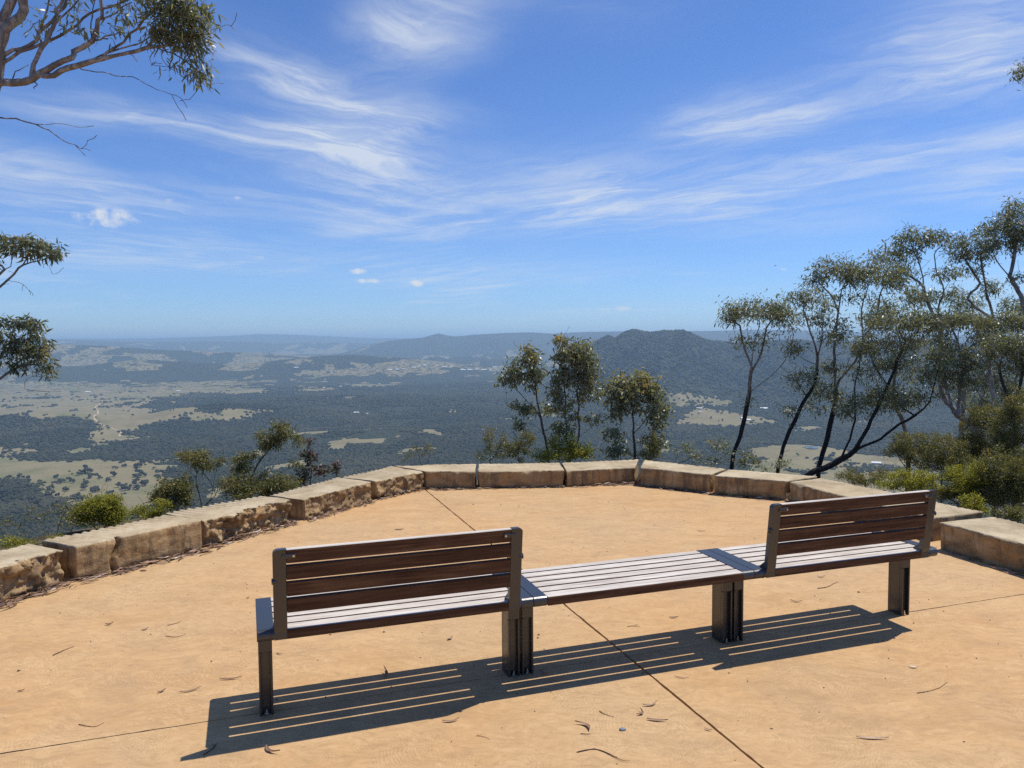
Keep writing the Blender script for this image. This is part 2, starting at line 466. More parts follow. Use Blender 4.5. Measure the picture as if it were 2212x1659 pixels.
def mat_canopy():
    m, n = new_mat('far_canopy')
    oi = n.new('ShaderNodeObjectInfo'); g = n.new('ShaderNodeNewGeometry')
    nz = n.noise(g.outputs['Position'], 0.35, 3, 0.7)
    bigv = n.noise(g.outputs['Position'], 0.005, 4, 0.6)
    c = n.ramp(oi.outputs['Random'], [(0.0, (0.036, 0.042, 0.020)), (0.5, (0.048, 0.052, 0.026)), (0.85, (0.062, 0.060, 0.034)), (1.0, (0.090, 0.080, 0.052))])
    c = n.mix(n.range(nz.outputs[0], 0.35, 0.7), c, n.mix(0.5, c, (0.018, 0.022, 0.012)))
    c = n.mix(n.range(bigv.outputs[0], 0.46, 0.64, 0, 0.6), c, (0.024, 0.032, 0.018))
    bv2 = n.noise(g.outputs['Position'], 0.0016, 5, 0.65)
    c = n.mix(n.range(bv2.outputs[0], 0.50, 0.66, 0, 0.65), c, (0.092, 0.086, 0.048))
    bmp = n.new('ShaderNodeBump', ins={'Strength': 1.0, 'Distance': 2.0, 'Height': nz.outputs[0]})
    p = principled(n, Base_Color=c, Roughness=0.9, Normal=bmp.outputs[0])
    p.inputs['Specular IOR Level'].default_value = 0.15
    finish(n, p.outputs[0])
    return m
LAND, CANOPY = mat_land(), mat_canopy()

def simple_mat(name, col, rough=0.6, metal=0.0, spec=0.5):
    m, n = new_mat(name)
    p = principled(n, Base_Color=col, Roughness=rough, Metallic=metal)
    p.inputs['Specular IOR Level'].default_value = spec
    finish(n, p.outputs[0])
    return m

# ------------------------------------------------------------------ terrain mesh
azf = np.radians(np.linspace(-46, 46, 700))
azb = np.radians(np.concatenate([np.linspace(48, 178, 54), np.linspace(-178, -48, 54)]))
AZ = np.concatenate([azf, azb]); nA = len(AZ)
RR = np.concatenate([np.geomspace(0.6, 12, 16), np.geomspace(13, 1200, 60)[:], np.geomspace(1215, 46000, 460)])
nR = len(RR)
rr, aa = np.meshgrid(RR, AZ, indexing='ij')
X = rr * np.sin(aa); Y = rr * np.cos(aa)
Z = terrain_z(X, Y) - 0.075
fm = field_mask(X, Y).astype(float)
near = np.clip(1 - (rr - 200) / 600, 0, 1)
V = np.stack([X, Y, Z], -1).reshape(-1, 3)
ii, jj = np.meshgrid(np.arange(nR - 1), np.arange(nA), indexing='ij')
j2 = (jj + 1) % nA
F = np.stack([ii * nA + jj, (ii + 1) * nA + jj, (ii + 1) * nA + j2, ii * nA + j2], -1).reshape(-1, 4)[:, ::-1]
V = np.concatenate([V, [[0, 0, V[0, 2]]]])
me = big_mesh('ground', V, F, 4, [LAND], smooth=True)
fattr(me, 'field', np.concatenate([fm.ravel(), [0]])); fattr(me, 'near', np.concatenate([near.ravel(), [1]]))
TERRAIN = tag(link('ground', me), kind='structure')
ZMIN, ZMAX = float(V[:, 2].min()), float(V[:, 2].max())

# ------------------------------------------------------------------ far forest (one mass) and paddock trees (individuals)
def forest_points():
    out = []
    for r0, r1, sp, sc in ((1350, 2600, 8.5, 5.2), (2600, 4200, 11.5, 6.6), (4200, 6400, 15.5, 8.6)):
        area = (r1 * r1 - r0 * r0) * math.radians(39)
        n = int(area / (sp * sp))
        r = np.sqrt(RNG.uniform(r0 * r0, r1 * r1, n)); a = np.radians(RNG.uniform(-39, 39, n))
        x = r * np.sin(a); y = r * np.cos(a)
        f = field_mask(x, y)
        dens = fbm(x / 260, y / 260, 3, 55)
        ff = f.astype(float)
        for k in range(3):
            j = 16 * (r / 3000)
            ff = ff + field_mask(x + RNG.normal(0, j, n), y + RNG.normal(0, j * 1.8, n))
        ff = ff / 4
        keep = (RNG.random(n) > ff ** 0.45) & (dens > 0.27) | ((ff > 0) & (fbm(x / 55, y / 55, 3, 15) > 0.85))
        x, y = x[keep], y[keep]
        s = sc * RNG.uniform(0.55, 1.15, len(x))
        out.append(np.stack([x, y, terrain_z(x, y) + s * 0.25, s], -1))
    return np.concatenate(out)
FP = forest_points()
me = bpy.data.meshes.new('forest')
me.vertices.add(len(FP)); me.vertices.foreach_set('co', FP[:, :3].astype(np.float32).ravel())
fattr(me, 'size', FP[:, 3])
forest = tag(link('forest', me), 'grey green eucalypt forest covering the valley floor and hills', 'forest', kind='stuff')
ng = bpy.data.node_groups.new('forest_canopy', 'GeometryNodeTree')
ng.interface.new_socket(name='Geometry', in_out='INPUT', socket_type='NodeSocketGeometry')
ng.interface.new_socket(name='Geometry', in_out='OUTPUT', socket_type='NodeSocketGeometry')
g = N(ng)
gi = g.new('NodeGroupInput'); go = g.new('NodeGroupOutput')
ico = g.new('GeometryNodeMeshIcoSphere'); ico.inputs['Radius'].default_value = 1.0; ico.inputs['Subdivisions'].default_value = 2
gn = g.noise(None, 1.6, 2, 0.6)
sv = g.vmath('SCALE', g.vmath('SUBTRACT', gn.outputs['Color'], (0.5, 0.5, 0.5)).outputs[0], scale=1.1)
sp = g.new('GeometryNodeSetPosition', ins={'Geometry': ico.outputs[0], 'Offset': sv.outputs[0]})
sm = g.new('GeometryNodeSetMaterial', ins={'Geometry': sp.outputs[0], 'Material': CANOPY})
na = g.new('GeometryNodeInputNamedAttribute', data_type='FLOAT'); na.inputs['Name'].default_value = 'size'
rv = g.new('FunctionNodeRandomValue', data_type='FLOAT_VECTOR'); rv.inputs[0].default_value = (0.85, 0.85, 0.55); rv.inputs[1].default_value = (1.3, 1.3, 0.9)
scv = g.vmath('SCALE', rv.outputs[0], scale=na.outputs[0])
rz = g.new('FunctionNodeRandomValue', data_type='FLOAT_VECTOR'); rz.inputs[0].default_value = (-0.4, -0.4, 0); rz.inputs[1].default_value = (0.4, 0.4, 6.28)
rz.inputs['Seed'].default_value = 5
iop = g.new('GeometryNodeInstanceOnPoints', ins={'Points': gi.outputs[0], 'Instance': sm.outputs[0], 'Scale': scv.outputs[0]})
g.put(iop.inputs['Rotation'], rz.outputs[0])
g.l.new(iop.outputs[0], go.inputs[0])
md = forest.modifiers.new('canopy', 'NODES'); md.node_group = ng

def blob_mesh(name, parts, mat, seed=0, sub=2):
    """lumpy leaf masses joined into one crown, plus a short trunk"""
    bm = bmesh.new(); rs = np.random.default_rng(seed)
    for (cx, cy, cz, rx, ry, rz_) in parts:
        r = bmesh.ops.create_icosphere(bm, subdivisions=sub, radius=1.0)
        ph = rs.uniform(0, 6, 3)
        for v in r['verts']:
            k = 1 + 0.16 * math.sin(v.co.x * 5 + ph[0]) * math.sin(v.co.y * 5.5 + ph[1]) + 0.10 * math.sin(v.co.z * 9 + ph[2]) + rs.uniform(-0.09, 0.09)
            v.co = Vector((cx + v.co.x * rx * k, cy + v.co.y * ry * k, cz + v.co.z * rz_ * k))
    bm_cyl(bm, (0, 0, -1.0), (0, 0, 4.5), 0.45, 6, 0.3)
    return bm_mesh(name, bm, mat)
PTREES = []
for s in range(7):
    rs = np.random.default_rng(50 + s)
    k = rs.integers(4, 7)
    parts = [(rs.normal(0, 2.0), rs.normal(0, 2.0), 6.5 + rs.normal(0, 1.4), rs.uniform(2.0, 3.4), rs.uniform(2.0, 3.4), rs.uniform(1.8, 2.8)) for _ in range(k)]
    PTREES.append(blob_mesh('paddock_tree', parts, CANOPY, s, 2))
pads = []
def zz(l): return [(x * 0.4216, 932.6 + y * 0.4216) for x, y in l]
for (px, py, n, sx, sy, sc) in [(145, 285, 3, 18, 22, 1.0), (180, 365, 4, 22, 18, 1.0), (95, 235, 3, 25, 12, 0.9), (290, 240, 2, 14, 10, .9), (318, 270, 3, 14, 14, 1.0), (450, 225, 7, 30, 32, 1.15), (405, 225, 2, 10, 10, .9),
                                (480, 305, 8, 40, 22, 1.0), (410, 345, 6, 45, 18, 1.0), (432, 280, 3, 20, 12, .9), (510, 240, 2, 12, 8, .8), (548, 252, 3, 18, 10, .9), (580, 225, 2, 10, 10, .9), (590, 190, 2, 12, 8, .8),
                                (700, 185, 5, 22, 26, 1.1), (705, 235, 6, 25, 26, 1.15), (705, 290, 6, 25, 22, 1.15), (632, 300, 6, 45, 14, 1.1), (632, 182, 2, 12, 8, .8), (828, 158, 3, 14, 8, .9), (872, 155, 2, 10, 8, .9), (872, 205, 3, 10, 14, .9),
                                (785, 195, 1, 8, 6, .7), (812, 240, 1, 8, 6, .8), (735, 158, 4, 20, 8, .9), (765, 152, 2, 10, 6, .8), (60, 345, 9, 45, 30, 1.0), (40, 300, 6, 30, 25, 1.0), (340, 305, 3, 20, 14, .9), (250, 300, 3, 25, 14, .9),
                                (270, 330, 4, 30, 14, .95), (360, 260, 2, 12, 10, .9), (560, 320, 2, 14, 8, .9), (600, 360, 3, 25, 8, .9), (300, 380, 4, 60, 18, 1.0), (520, 370, 5, 50, 14, 1.0), (905, 210, 3, 14, 12, .9)]:
    for _ in range(n):
        pads.append((px + random.gauss(0, sx * 0.55), py + random.gauss(0, sy * 0.5), sc * random.uniform(0.75, 1.15), n))
pads = [(*zz([(a, b)])[0], s, n_) for a, b, s, n_ in pads]
# single trees dotted over the open grassland farther out
for (x0, x1, y0, y1, n) in [(0, 590, 822, 850, 40), (10, 300, 850, 905, 22), (330, 600, 885, 900, 10), (660, 990, 788, 812, 34), (1485, 1680, 884, 912, 18), (1640, 1900, 975, 1010, 5), (60, 260, 905, 950, 8)]:
    for _ in range(n):
        pads.append((random.uniform(x0, x1), random.uniform(y0, y1), random.uniform(0.7, 1.1), 0))
for k, (px, py, s, ncl) in enumerate(pads):
    p = valley_at(px, py)
    yy = py
    o = link('paddock_tree', PTREES[k % len(PTREES)], loc=(p[0], p[1], p[2] - 0.3), rot=(0, 0, random.uniform(0, 6.28)))
    sc = s * (1.35 if py > 950 else 1.05)
    o.scale = (sc, sc, sc * random.uniform(0.85, 1.15))
    if py > 950:
        lab = {1: 'lone dark gum tree standing by itself on the pale near paddock', 2: 'dark gum tree in a pair on the pale near paddock', 3: 'dark gum tree in a loose group of three on the pale near paddock',
               4: 'dark gum tree in a group of four on the pale near paddock', 5: 'dark gum tree in a tight clump of five on the near paddock', 6: 'dark gum tree in one of the thick clumps on the near paddock'}.get(ncl, 'dark gum tree in the largest thickets around the near paddock')
        tag(o, lab, 'tree', 'gum trees on the near paddock')
    elif px > 1400:
        tag(o, 'tiny dark tree on the hilly paddocks below the flat topped mountain', 'tree', 'trees on paddocks below the mountain')
    elif px > 640:
        tag(o, 'tiny dark tree on the pale plateau fields by the township', 'tree', 'trees on the plateau fields')
    else:
        tag(o, 'tiny dark tree dotted on the wide straw coloured plain', 'tree', 'trees on the straw coloured plain')

# far farm buildings: walls and a gabled metal roof
WALLM = simple_mat('far_wall', (0.55, 0.53, 0.48), 0.8)
ROOFM = simple_mat('far_roof', (0.80, 0.80, 0.78), 0.35)
ROOFD = simple_mat('far_roof_dark', (0.30, 0.29, 0.29), 0.5)
def house_mesh(L, W, H, roof):
    bm = bmesh.new()
    bm_box(bm, (-L / 2, -W / 2, -1), (L / 2, W / 2, H))
    nf = len(bm.faces)
    o = 0.6
    pts = [(-W / 2 - o, H - 0.15), (0, H + W * 0.3), (W / 2 + o, H - 0.15), (W / 2 + o, H + 0.05), (0, H + W * 0.3 + 0.2), (-W / 2 - o, H + 0.05)]
    bm_prism(bm, pts, -L / 2 - o, L / 2 + o)
    for i, f in enumerate(bm.faces):
        f.material_index = 1 if i >= nf else 0
    return bm_mesh('farm_building', bm, [WALLM, roof])
HM = [house_mesh(18, 9, 3.5, ROOFM), house_mesh(26, 11, 5, ROOFM), house_mesh(14, 8, 3.2, ROOFD), house_mesh(34, 12, 5, ROOFM)]
for (px, py, k, lab, grp) in [(770, 893, 1, 'white roofed shed on the wooded rise above the near paddocks', None), (792, 895, 0, 'small pale building beside the white roofed shed on the wooded rise', None),
        (386, 846, 1, 'white roofed farmhouse on small field among dark trees', None), (190, 848, 3, 'long low farm shed at the edge of the wide plain', None),
        (1511, 884, 1, 'white roofed house on green slope under the flat topped mountain', None), (1512, 891, 2, 'dark roofed house just below the white roofed house on the slope', None),
        (1606, 905, 1, 'white farm shed on the hilly paddock near the gum trunks', None), (1612, 909, 3, 'long white farm shed beside the other shed on hilly paddock', None), (1650, 884, 3, 'long pale roofed shed on green field behind the gum trunks', None)] + \
        [(x, y, k, 'tiny white roofed building of the township on the plateau fields', 'township buildings on the plateau fields') for x, y, k in
         [(842, 800, 1), (858, 799, 3), (872, 798, 0), (895, 795, 1), (905, 792, 0), (918, 790, 1), (930, 789, 2), (945, 790, 0), (960, 794, 1), (975, 792, 0), (1000, 800, 3), (1015, 800, 3), (1030, 799, 1), (1045, 800, 3), (1060, 799, 0), (1070, 794, 1), (640, 795, 1), (870, 785, 0)]] + \
        [(x, y, k, 'tiny pale building among trees near the middle of the valley', 'scattered buildings among valley trees') for x, y, k in [(700, 838, 0), (735, 836, 1), (755, 832, 2), (820, 830, 0), (560, 892, 2), (1000, 850, 0)]] + \
        [(1893, 1003, 1, 'white farm building beyond the leaning blackened trunks', None)]:
    p = valley_at(px, py)
    o = link('farm_building', HM[k], loc=(p[0], p[1], p[2]), rot=(0, 0, random.uniform(-0.5, 0.5)))
    if py < 810: o.scale = (1.5, 1.5, 1.3)
    tag(o, lab, 'building', grp)
# farm dam and a dirt track
POND = simple_mat('pond_water', (0.10, 0.13, 0.15), 0.06)
c = valley_at(1751, 967)
bm = bmesh.new()
vs = [bm.verts.new((math.cos(t) * 26 * (1 + 0.15 * math.sin(3 * t)), math.sin(t) * 34 * (1 + 0.12 * math.cos(2 * t)), 0)) for t in np.linspace(0, 2 * math.pi, 40, endpoint=False)]
bm.faces.new(vs)
tag(link('pond', bm_mesh('pond', bm, POND), loc=(c[0], c[1], c[2] + 1.2)), kind='structure')
TRACK = simple_mat('dirt_track', (0.40, 0.30, 0.18), 0.95)
tp = [(258, 943), (262, 936), (240, 925), (215, 915), (204, 905), (205, 897), (212, 888), (205, 880), (216, 872)]
pts = [valley_at(*p) for p in tp]
fine = []
for a, b in zip(pts[:-1], pts[1:]):
    for t in np.linspace(0, 1, 14, endpoint=False): fine.append(a * (1 - t) + b * t)
fine.append(pts[-1])
fine = np.array(fine)
d = np.gradient(fine[:, :2], axis=0); nn = np.stack([-d[:, 1], d[:, 0]], -1) / (np.linalg.norm(d, axis=1)[:, None] + 1e-9)
Lp = fine[:, :2] + nn * 5; Rp = fine[:, :2] - nn * 5
VV = np.concatenate([np.column_stack([Lp, terrain_z(Lp[:, 0], Lp[:, 1]) + 0.7]), np.column_stack([Rp, terrain_z(Rp[:, 0], Rp[:, 1]) + 0.7])])
k = len(fine)
tag(link('dirt_track', big_mesh('dirt_track', VV, [[i, i + k, i + k + 1, i + 1] for i in range(k - 1)], 4, [TRACK], True)), kind='structure')


# ------------------------------------------------------------------ materials: lookout
def mat_paving():
    m, n = new_mat('paving_concrete')
    g = n.new('ShaderNodeNewGeometry'); pos = g.outputs['Position']
    wob = n.noise(pos, 2.2, 3, 0.55)
    wp = n.vmath('ADD', pos, n.vmath('SCALE', n.vmath('SUBTRACT', wob.outputs['Color'], (0.5, 0.5, 0.5)).outputs[0], scale=0.30).outputs[0]).outputs[0]
    vo = n.new('ShaderNodeTexVoronoi', feature='F1', ins={'Vector': wp, 'Scale': 2.6})
    vo2 = n.new('ShaderNodeTexVoronoi', feature='F1', ins={'Vector': n.vmath('ADD', wp, (3.3, 1.7, 0)).outputs[0], 'Scale': 4.3})
    fine = n.noise(pos, 38, 4, 0.6)
    def swirl(v, freq):
        return n.math('SINE', n.math('ADD', n.math('MULTIPLY', v.outputs['Distance'], freq), n.math('MULTIPLY', fine.outputs[0], 13.0)))
    ring = n.math('ADD', n.math('MULTIPLY', swirl(vo, 150.0), 0.6), n.math('MULTIPLY', swirl(vo2, 105.0), 0.4))
    mask = n.range(n.noise(pos, 1.7, 3, 0.6).outputs[0], 0.34, 0.60, 0.0, 1.0, True)
    ringm = n.math('MULTIPLY', ring, mask)
    strk = n.new('ShaderNodeMapping', ins={0: wp}); strk.inputs['Rotation'].default_value = (0, 0, 0.3); strk.inputs['Scale'].default_value = (1.0, 3.0, 1)
    blot = n.noise(strk, 1.5, 7, 0.62, 0.5)
    bl2 = n.noise(pos, 0.42, 4, 0.6)
    base = n.ramp(blot.outputs[0], [(0.28, (0.470, 0.268, 0.112)), (0.45, (0.520, 0.309, 0.136)), (0.60, (0.555, 0.340, 0.154)), (0.76, (0.605, 0.390, 0.190))])
    base = n.mix(n.range(bl2.outputs[0], 0.42, 0.62, 0.0, 0.6), base, (0.505, 0.350, 0.190))
    dk = n.range(ringm, 0.25, 0.95, 0.0, 0.36)
    base = n.mix(dk, base, (0.32, 0.215, 0.112))
    lt = n.range(ringm, -0.95, -0.35, 0.32, 0.0)
    base = n.mix(lt, base, (0.66, 0.48, 0.275))
    mo = n.new('ShaderNodeMapping', ins={0: wp}); mo.inputs['Rotation'].default_value = (0, 0, 0.3); mo.inputs['Scale'].default_value = (1.0, 2.2, 1)
    m1 = n.noise(mo, 17, 6, 0.72, 0.6)
    base = n.mix(n.range(m1.outputs[0], 0.50, 0.68, 0.0, 0.55), base, (0.33, 0.205, 0.098))
    base = n.mix(n.range(m1.outputs[0], 0.30, 0.47, 0.50, 0.0), base, (0.655, 0.455, 0.25))
    m3 = n.noise(mo, 3.4, 5, 0.7, 0.4)
    base = n.mix(n.range(m3.outputs[0], 0.50, 0.68, 0.0, 0.48), base, (0.36, 0.225, 0.11))
    stain = n.noise(pos, 0.9, 6, 0.7, 0.8)
    base = n.mix(n.range(stain.outputs[0], 0.55, 0.74, 0.0, 0.45), base, (0.30, 0.20, 0.115))
    gn2 = n.noise(pos, 9.0, 6, 0.75)
    base = n.mix(n.range(gn2.outputs[0], 0.55, 0.75, 0.0, 0.32), base, (0.36, 0.235, 0.115))
    gr = n.noise(pos, 420, 2, 0.6)
    base = n.mix(n.range(gr.outputs[0], 0.50, 0.72, 0.0, 0.30), base, (0.30, 0.19, 0.095))
    base = n.mix(n.range(gr.outputs[0], 0.28, 0.46, 0.28, 0.0), base, (0.68, 0.50, 0.30))
    spk = n.noise(pos, 150, 2, 0.6)
    base = n.mix(n.range(spk.outputs[0], 0.64, 0.78, 0.0, 0.35), base, (0.30, 0.20, 0.11))
    hgt = n.math('ADD', n.math('MULTIPLY', ringm, -0.5), n.math('ADD', n.math('MULTIPLY', fine.outputs[0], 1.1), n.math('MULTIPLY', spk.outputs[0], 0.9)))
    bmp = n.new('ShaderNodeBump', ins={'Strength': 0.5, 'Distance': 0.0022, 'Height': hgt})
    p = principled(n, Base_Color=base, Roughness=0.82, Normal=bmp.outputs[0])
    p.inputs['Specular IOR Level'].default_value = 0.25
    finish(n, p.outputs[0])
    return m
def mat_stone():
    m, n = new_mat('sandstone')
    tcn = n.new('ShaderNodeNewGeometry'); pos = tcn.outputs['Position']
    top = n.new('ShaderNodeAttribute', attribute_name='sawn').outputs['Fac']
    scal = n.new('ShaderNodeAttribute', attribute_name='groove').outputs['Fac']
    a = n.noise(pos, 3.2, 7, 0.62, 0.4); b = n.noise(pos, 14, 6, 0.65); c = n.noise(pos, 70, 4, 0.65); d = n.noise(pos, 1.1, 4, 0.6)
    layer = n.new('ShaderNodeMapping', ins={0: pos}); layer.inputs['Scale'].default_value = (1, 1, 2.6)
    lay = n.noise(layer, 3.5, 6, 0.6, 0.6)
    face = n.ramp(lay.outputs[0], [(0.30, (0.170, 0.108, 0.052)), (0.46, (0.310, 0.200, 0.096)), (0.60, (0.420, 0.290, 0.150)), (0.76, (0.52, 0.395, 0.235))])
    face = n.mix(n.range(a.outputs[0], 0.52, 0.68, 0, 0.8), face, (0.42, 0.235, 0.085))
    face = n.mix(n.range(b.outputs[0], 0.55, 0.72, 0, 0.7), face, (0.135, 0.092, 0.055))
    drip = n.new('ShaderNodeMapping', ins={0: pos}); drip.inputs['Scale'].default_value = (1, 1, 0.16)
    dr = n.noise(drip, 13, 5, 0.65, 0.3)
    face = n.mix(n.range(dr.outputs[0], 0.48, 0.62, 0, 0.75), face, (0.115, 0.078, 0.048))
    gr_ = n.noise(pos, 190, 3, 0.7)
    face = n.mix(n.range(gr_.outputs[0], 0.52, 0.72, 0, 0.5), face, (0.55, 0.42, 0.26))
    tp = n.ramp(a.outputs[0], [(0.3, (0.31, 0.24, 0.145)), (0.5, (0.45, 0.365, 0.235)), (0.7, (0.55, 0.465, 0.32))])
    tp = n.mix(n.range(d.outputs[0], 0.45, 0.66, 0, 0.45), tp, (0.54, 0.41, 0.24))
    tp = n.mix(n.range(b.outputs[0], 0.52, 0.70, 0, 0.6), tp, (0.33, 0.24, 0.135))
    lich = n.noise(pos, 7.5, 5, 0.75, 0.3)
    tp = n.mix(n.range(lich.outputs[0], 0.57, 0.66, 0, 0.5), tp, (0.22, 0.18, 0.12))
    tp = n.mix(n.math('MULTIPLY', scal, 0.8), tp, (0.30, 0.22, 0.13))
    col = n.mix(n.range(n.math('ADD', top, n.math('MULTIPLY', n.math('SUBTRACT', b.outputs[0], 0.5), 0.7)), 0.45, 0.62, 0, 1, True), face, tp)
    col = n.mix(n.range(c.outputs[0], 0.60, 0.78, 0, 0.35), col, (0.16, 0.11, 0.06))
    hb = n.math('ADD', n.math('MULTIPLY', b.outputs[0], 1.0), n.math('MULTIPLY', c.outputs[0], 0.35))
    bmp = n.new('ShaderNodeBump', ins={'Strength': 1.0, 'Distance': 0.011, 'Height': hb})
    p = principled(n, Base_Color=col, Roughness=0.9, Normal=bmp.outputs[0])
    p.inputs['Specular IOR Level'].default_value = 0.2
    finish(n, p.outputs[0])
    return m
def mat_wood(name, weathered):
    m, n = new_mat(name)
    tcn = n.new('ShaderNodeTexCoord'); oi = n.new('ShaderNodeObjectInfo')
    pos = n.vmath('ADD', tcn.outputs['Object'], n.vmath('SCALE', (13.1, 7.7, 3.3), scale=oi.outputs['Random']).outputs[0]).outputs[0]
    mp = n.new('ShaderNodeMapping', ins={0: pos}); mp.inputs['Scale'].default_value = (1.6, 28, 28)
    g1 = n.noise(mp, 2.0, 7, 0.62, 0.5)
    mp2 = n.new('ShaderNodeMapping', ins={0: pos}); mp2.inputs['Scale'].default_value = (4.0, 110, 110)
    g2 = n.noise(mp2, 2.0, 4, 0.7)
    b = n.noise(pos, 6.0, 5, 0.65)
    if weathered:
        c = n.ramp(g1.outputs[0], [(0.3, (0.35, 0.305, 0.26)), (0.5, (0.55, 0.495, 0.43)), (0.72, (0.70, 0.65, 0.58))])
        c = n.mix(n.range(b.outputs[0], 0.48, 0.68, 0, 0.5), c, (0.43, 0.36, 0.30))
        c = n.mix(n.range(g2.outputs[0], 0.58, 0.75, 0, 0.5), c, (0.33, 0.27, 0.24))
        rough, spec = 0.85, 0.08
    else:
        c = n.ramp(g1.outputs[0], [(0.28, (0.034, 0.016, 0.010)), (0.5, (0.096, 0.049, 0.027)), (0.72, (0.185, 0.105, 0.058))])
        c = n.mix(n.range(b.outputs[0], 0.5, 0.72, 0, 0.5), c, (0.14, 0.078, 0.042))
        c = n.mix(n.range(g2.outputs[0], 0.55, 0.75, 0, 0.5), c, (0.025, 0.013, 0.009))
        c = n.mix(n.math('MULTIPLY', oi.outputs['Random'], 0.45), c, (0.045, 0.022, 0.014))
        rough, spec = 0.7, 0.15
    bmp = n.new('ShaderNodeBump', ins={'Strength': 0.5, 'Distance': 0.002, 'Height': n.math('ADD', g1.outputs[0], g2.outputs[0])})
    p = principled(n, Base_Color=c, Roughness=rough, Normal=bmp.outputs[0])
    p.inputs['Specular IOR Level'].default_value = spec
    finish(n, p.outputs[0])
    return m
def mat_metal():
    m, n = new_mat('charcoal_powder_coat')
    g = n.new('ShaderNodeNewGeometry')
    a = n.noise(g.outputs['Position'], 9, 5, 0.6)
    c = n.mix(a.outputs[0], (0.018, 0.019, 0.021), (0.028, 0.029, 0.031))
    dust = n.noise(g.outputs['Position'], 60, 3, 0.6)
    r = n.range(dust.outputs[0], 0.35, 0.7, 0.26, 0.42)
    p = principled(n, Base_Color=c, Roughness=r, Metallic=0.0)
    p.inputs['Specular IOR Level'].default_value = 0.85
    finish(n, p.outputs[0])
    return m
PAVE, STONE = mat_paving(), mat_stone()
WGREY, WBROWN, METAL = mat_wood('weathered_timber', True), mat_wood('brown_timber', False), mat_metal()
STEEL = simple_mat('bright_steel', (0.6, 0.58, 0.52), 0.25, 1.0)
JOINT = simple_mat('joint_dirt', (0.10, 0.065, 0.035), 0.95, 0, 0.1)

# ------------------------------------------------------------------ paved floor: four cast slabs with open joints
BYAW = math.radians(19.0131)
BO = np.array([-1.0659, 3.1308])
EU = np.array([math.cos(BYAW), math.sin(BYAW)]); EV = np.array([-math.sin(BYAW), math.cos(BYAW)])
INNER = np.array([(-4.4, -7), (-4.35, 2.2), (-3.75, 4.0), (-3.29, 4.86), (-3.05, 5.25), (-2.50, 6.16), (-1.97, 6.98), (-1.45, 7.9), (-0.99, 8.5), (-0.39, 8.50), (0.59, 8.55), (1.42, 8.68),
                  (2.12, 8.12), (2.79, 7.75), (3.36, 6.0), (3.52, 5.22), (3.95, 3.6), (4.6, 2.0), (4.8, -7)])
bm = bmesh.new()
bm.faces.new([bm.verts.new((x * 1.06, (y - 3) * 1.06 + 3, -0.045)) for x, y in INNER])
paving = tag(link('paving', bm_mesh('paving', bm, JOINT)), kind='structure')
def clip_poly(P, nrm, d):
    out = []
    for i in range(len(P)):
        a, b = P[i], P[(i + 1) % len(P)]
        da, db = a @ nrm - d, b @ nrm - d
        if da >= 0: out.append(a)
        if (da >= 0) != (db >= 0): out.append(a + (b - a) * (da / (da - db)))
    return np.array(out)
def wavy(P, seed, lines):
    """chip the slab edges that lie on a joint"""
    rs = np.random.default_rng(seed); out = []
    for i in range(len(P)):
        a, b = P[i], P[(i + 1) % len(P)]
        L = np.linalg.norm(b - a)
        out.append(a)
        onj = any(abs(a @ nv - dv) < 0.02 and abs(b @ nv - dv) < 0.02 for nv, dv in lines)
        if onj and L > 0.1:
            k = int(L / 0.022)
            t = np.arange(1, k) / k
            nv = np.array([-(b - a)[1], (b - a)[0]]) / L
            j = np.convolve(rs.normal(0, 1, k - 1), [0.3, 0.5, 0.3], 'same') * 0.0016 + np.maximum(rs.normal(0, 1, k - 1) - 2.0, 0) * 0.006
            out += [a + (b - a) * tt + nv * jj for tt, jj in zip(t, j)]
    return np.array(out)
pA = np.array([0.661, 3.726]); dA = pA @ EU        # joint running away from the viewer
pB = np.array([-0.055, 3.711]); dB = pB @ EV       # joint along under the bench
GW = 0.0065
big_poly = INNER * 1.05 + np.array([0, -0.2])
for k, (su, sv) in enumerate(((1, 1), (1, -1), (-1, 1), (-1, -1))):
    gA = GW if sv > 0 else GW
    P = clip_poly(big_poly, EU * su, dA * su + gA)
    P = clip_poly(P, EV * sv, dB * sv + 0.0035)
    P = wavy(P, 40 + k, [(EU, dA + su * gA), (EV, dB + sv * 0.0035)])
    bm = bmesh.new()
    top = [bm.verts.new((x, y, 0.0)) for x, y in P]
    bot = [bm.verts.new((x, y, -0.044)) for x, y in P]
    f = bm.faces.new(top)
    if f.normal.z < 0: f.normal_flip()
    for i in range(len(P)):
        bm.faces.new((top[i], top[(i + 1) % len(P)], bot[(i + 1) % len(P)], bot[i]))
    bmesh.ops.triangulate(bm, faces=[f])
    link('slab', bm_mesh('slab', bm, PAVE), paving)

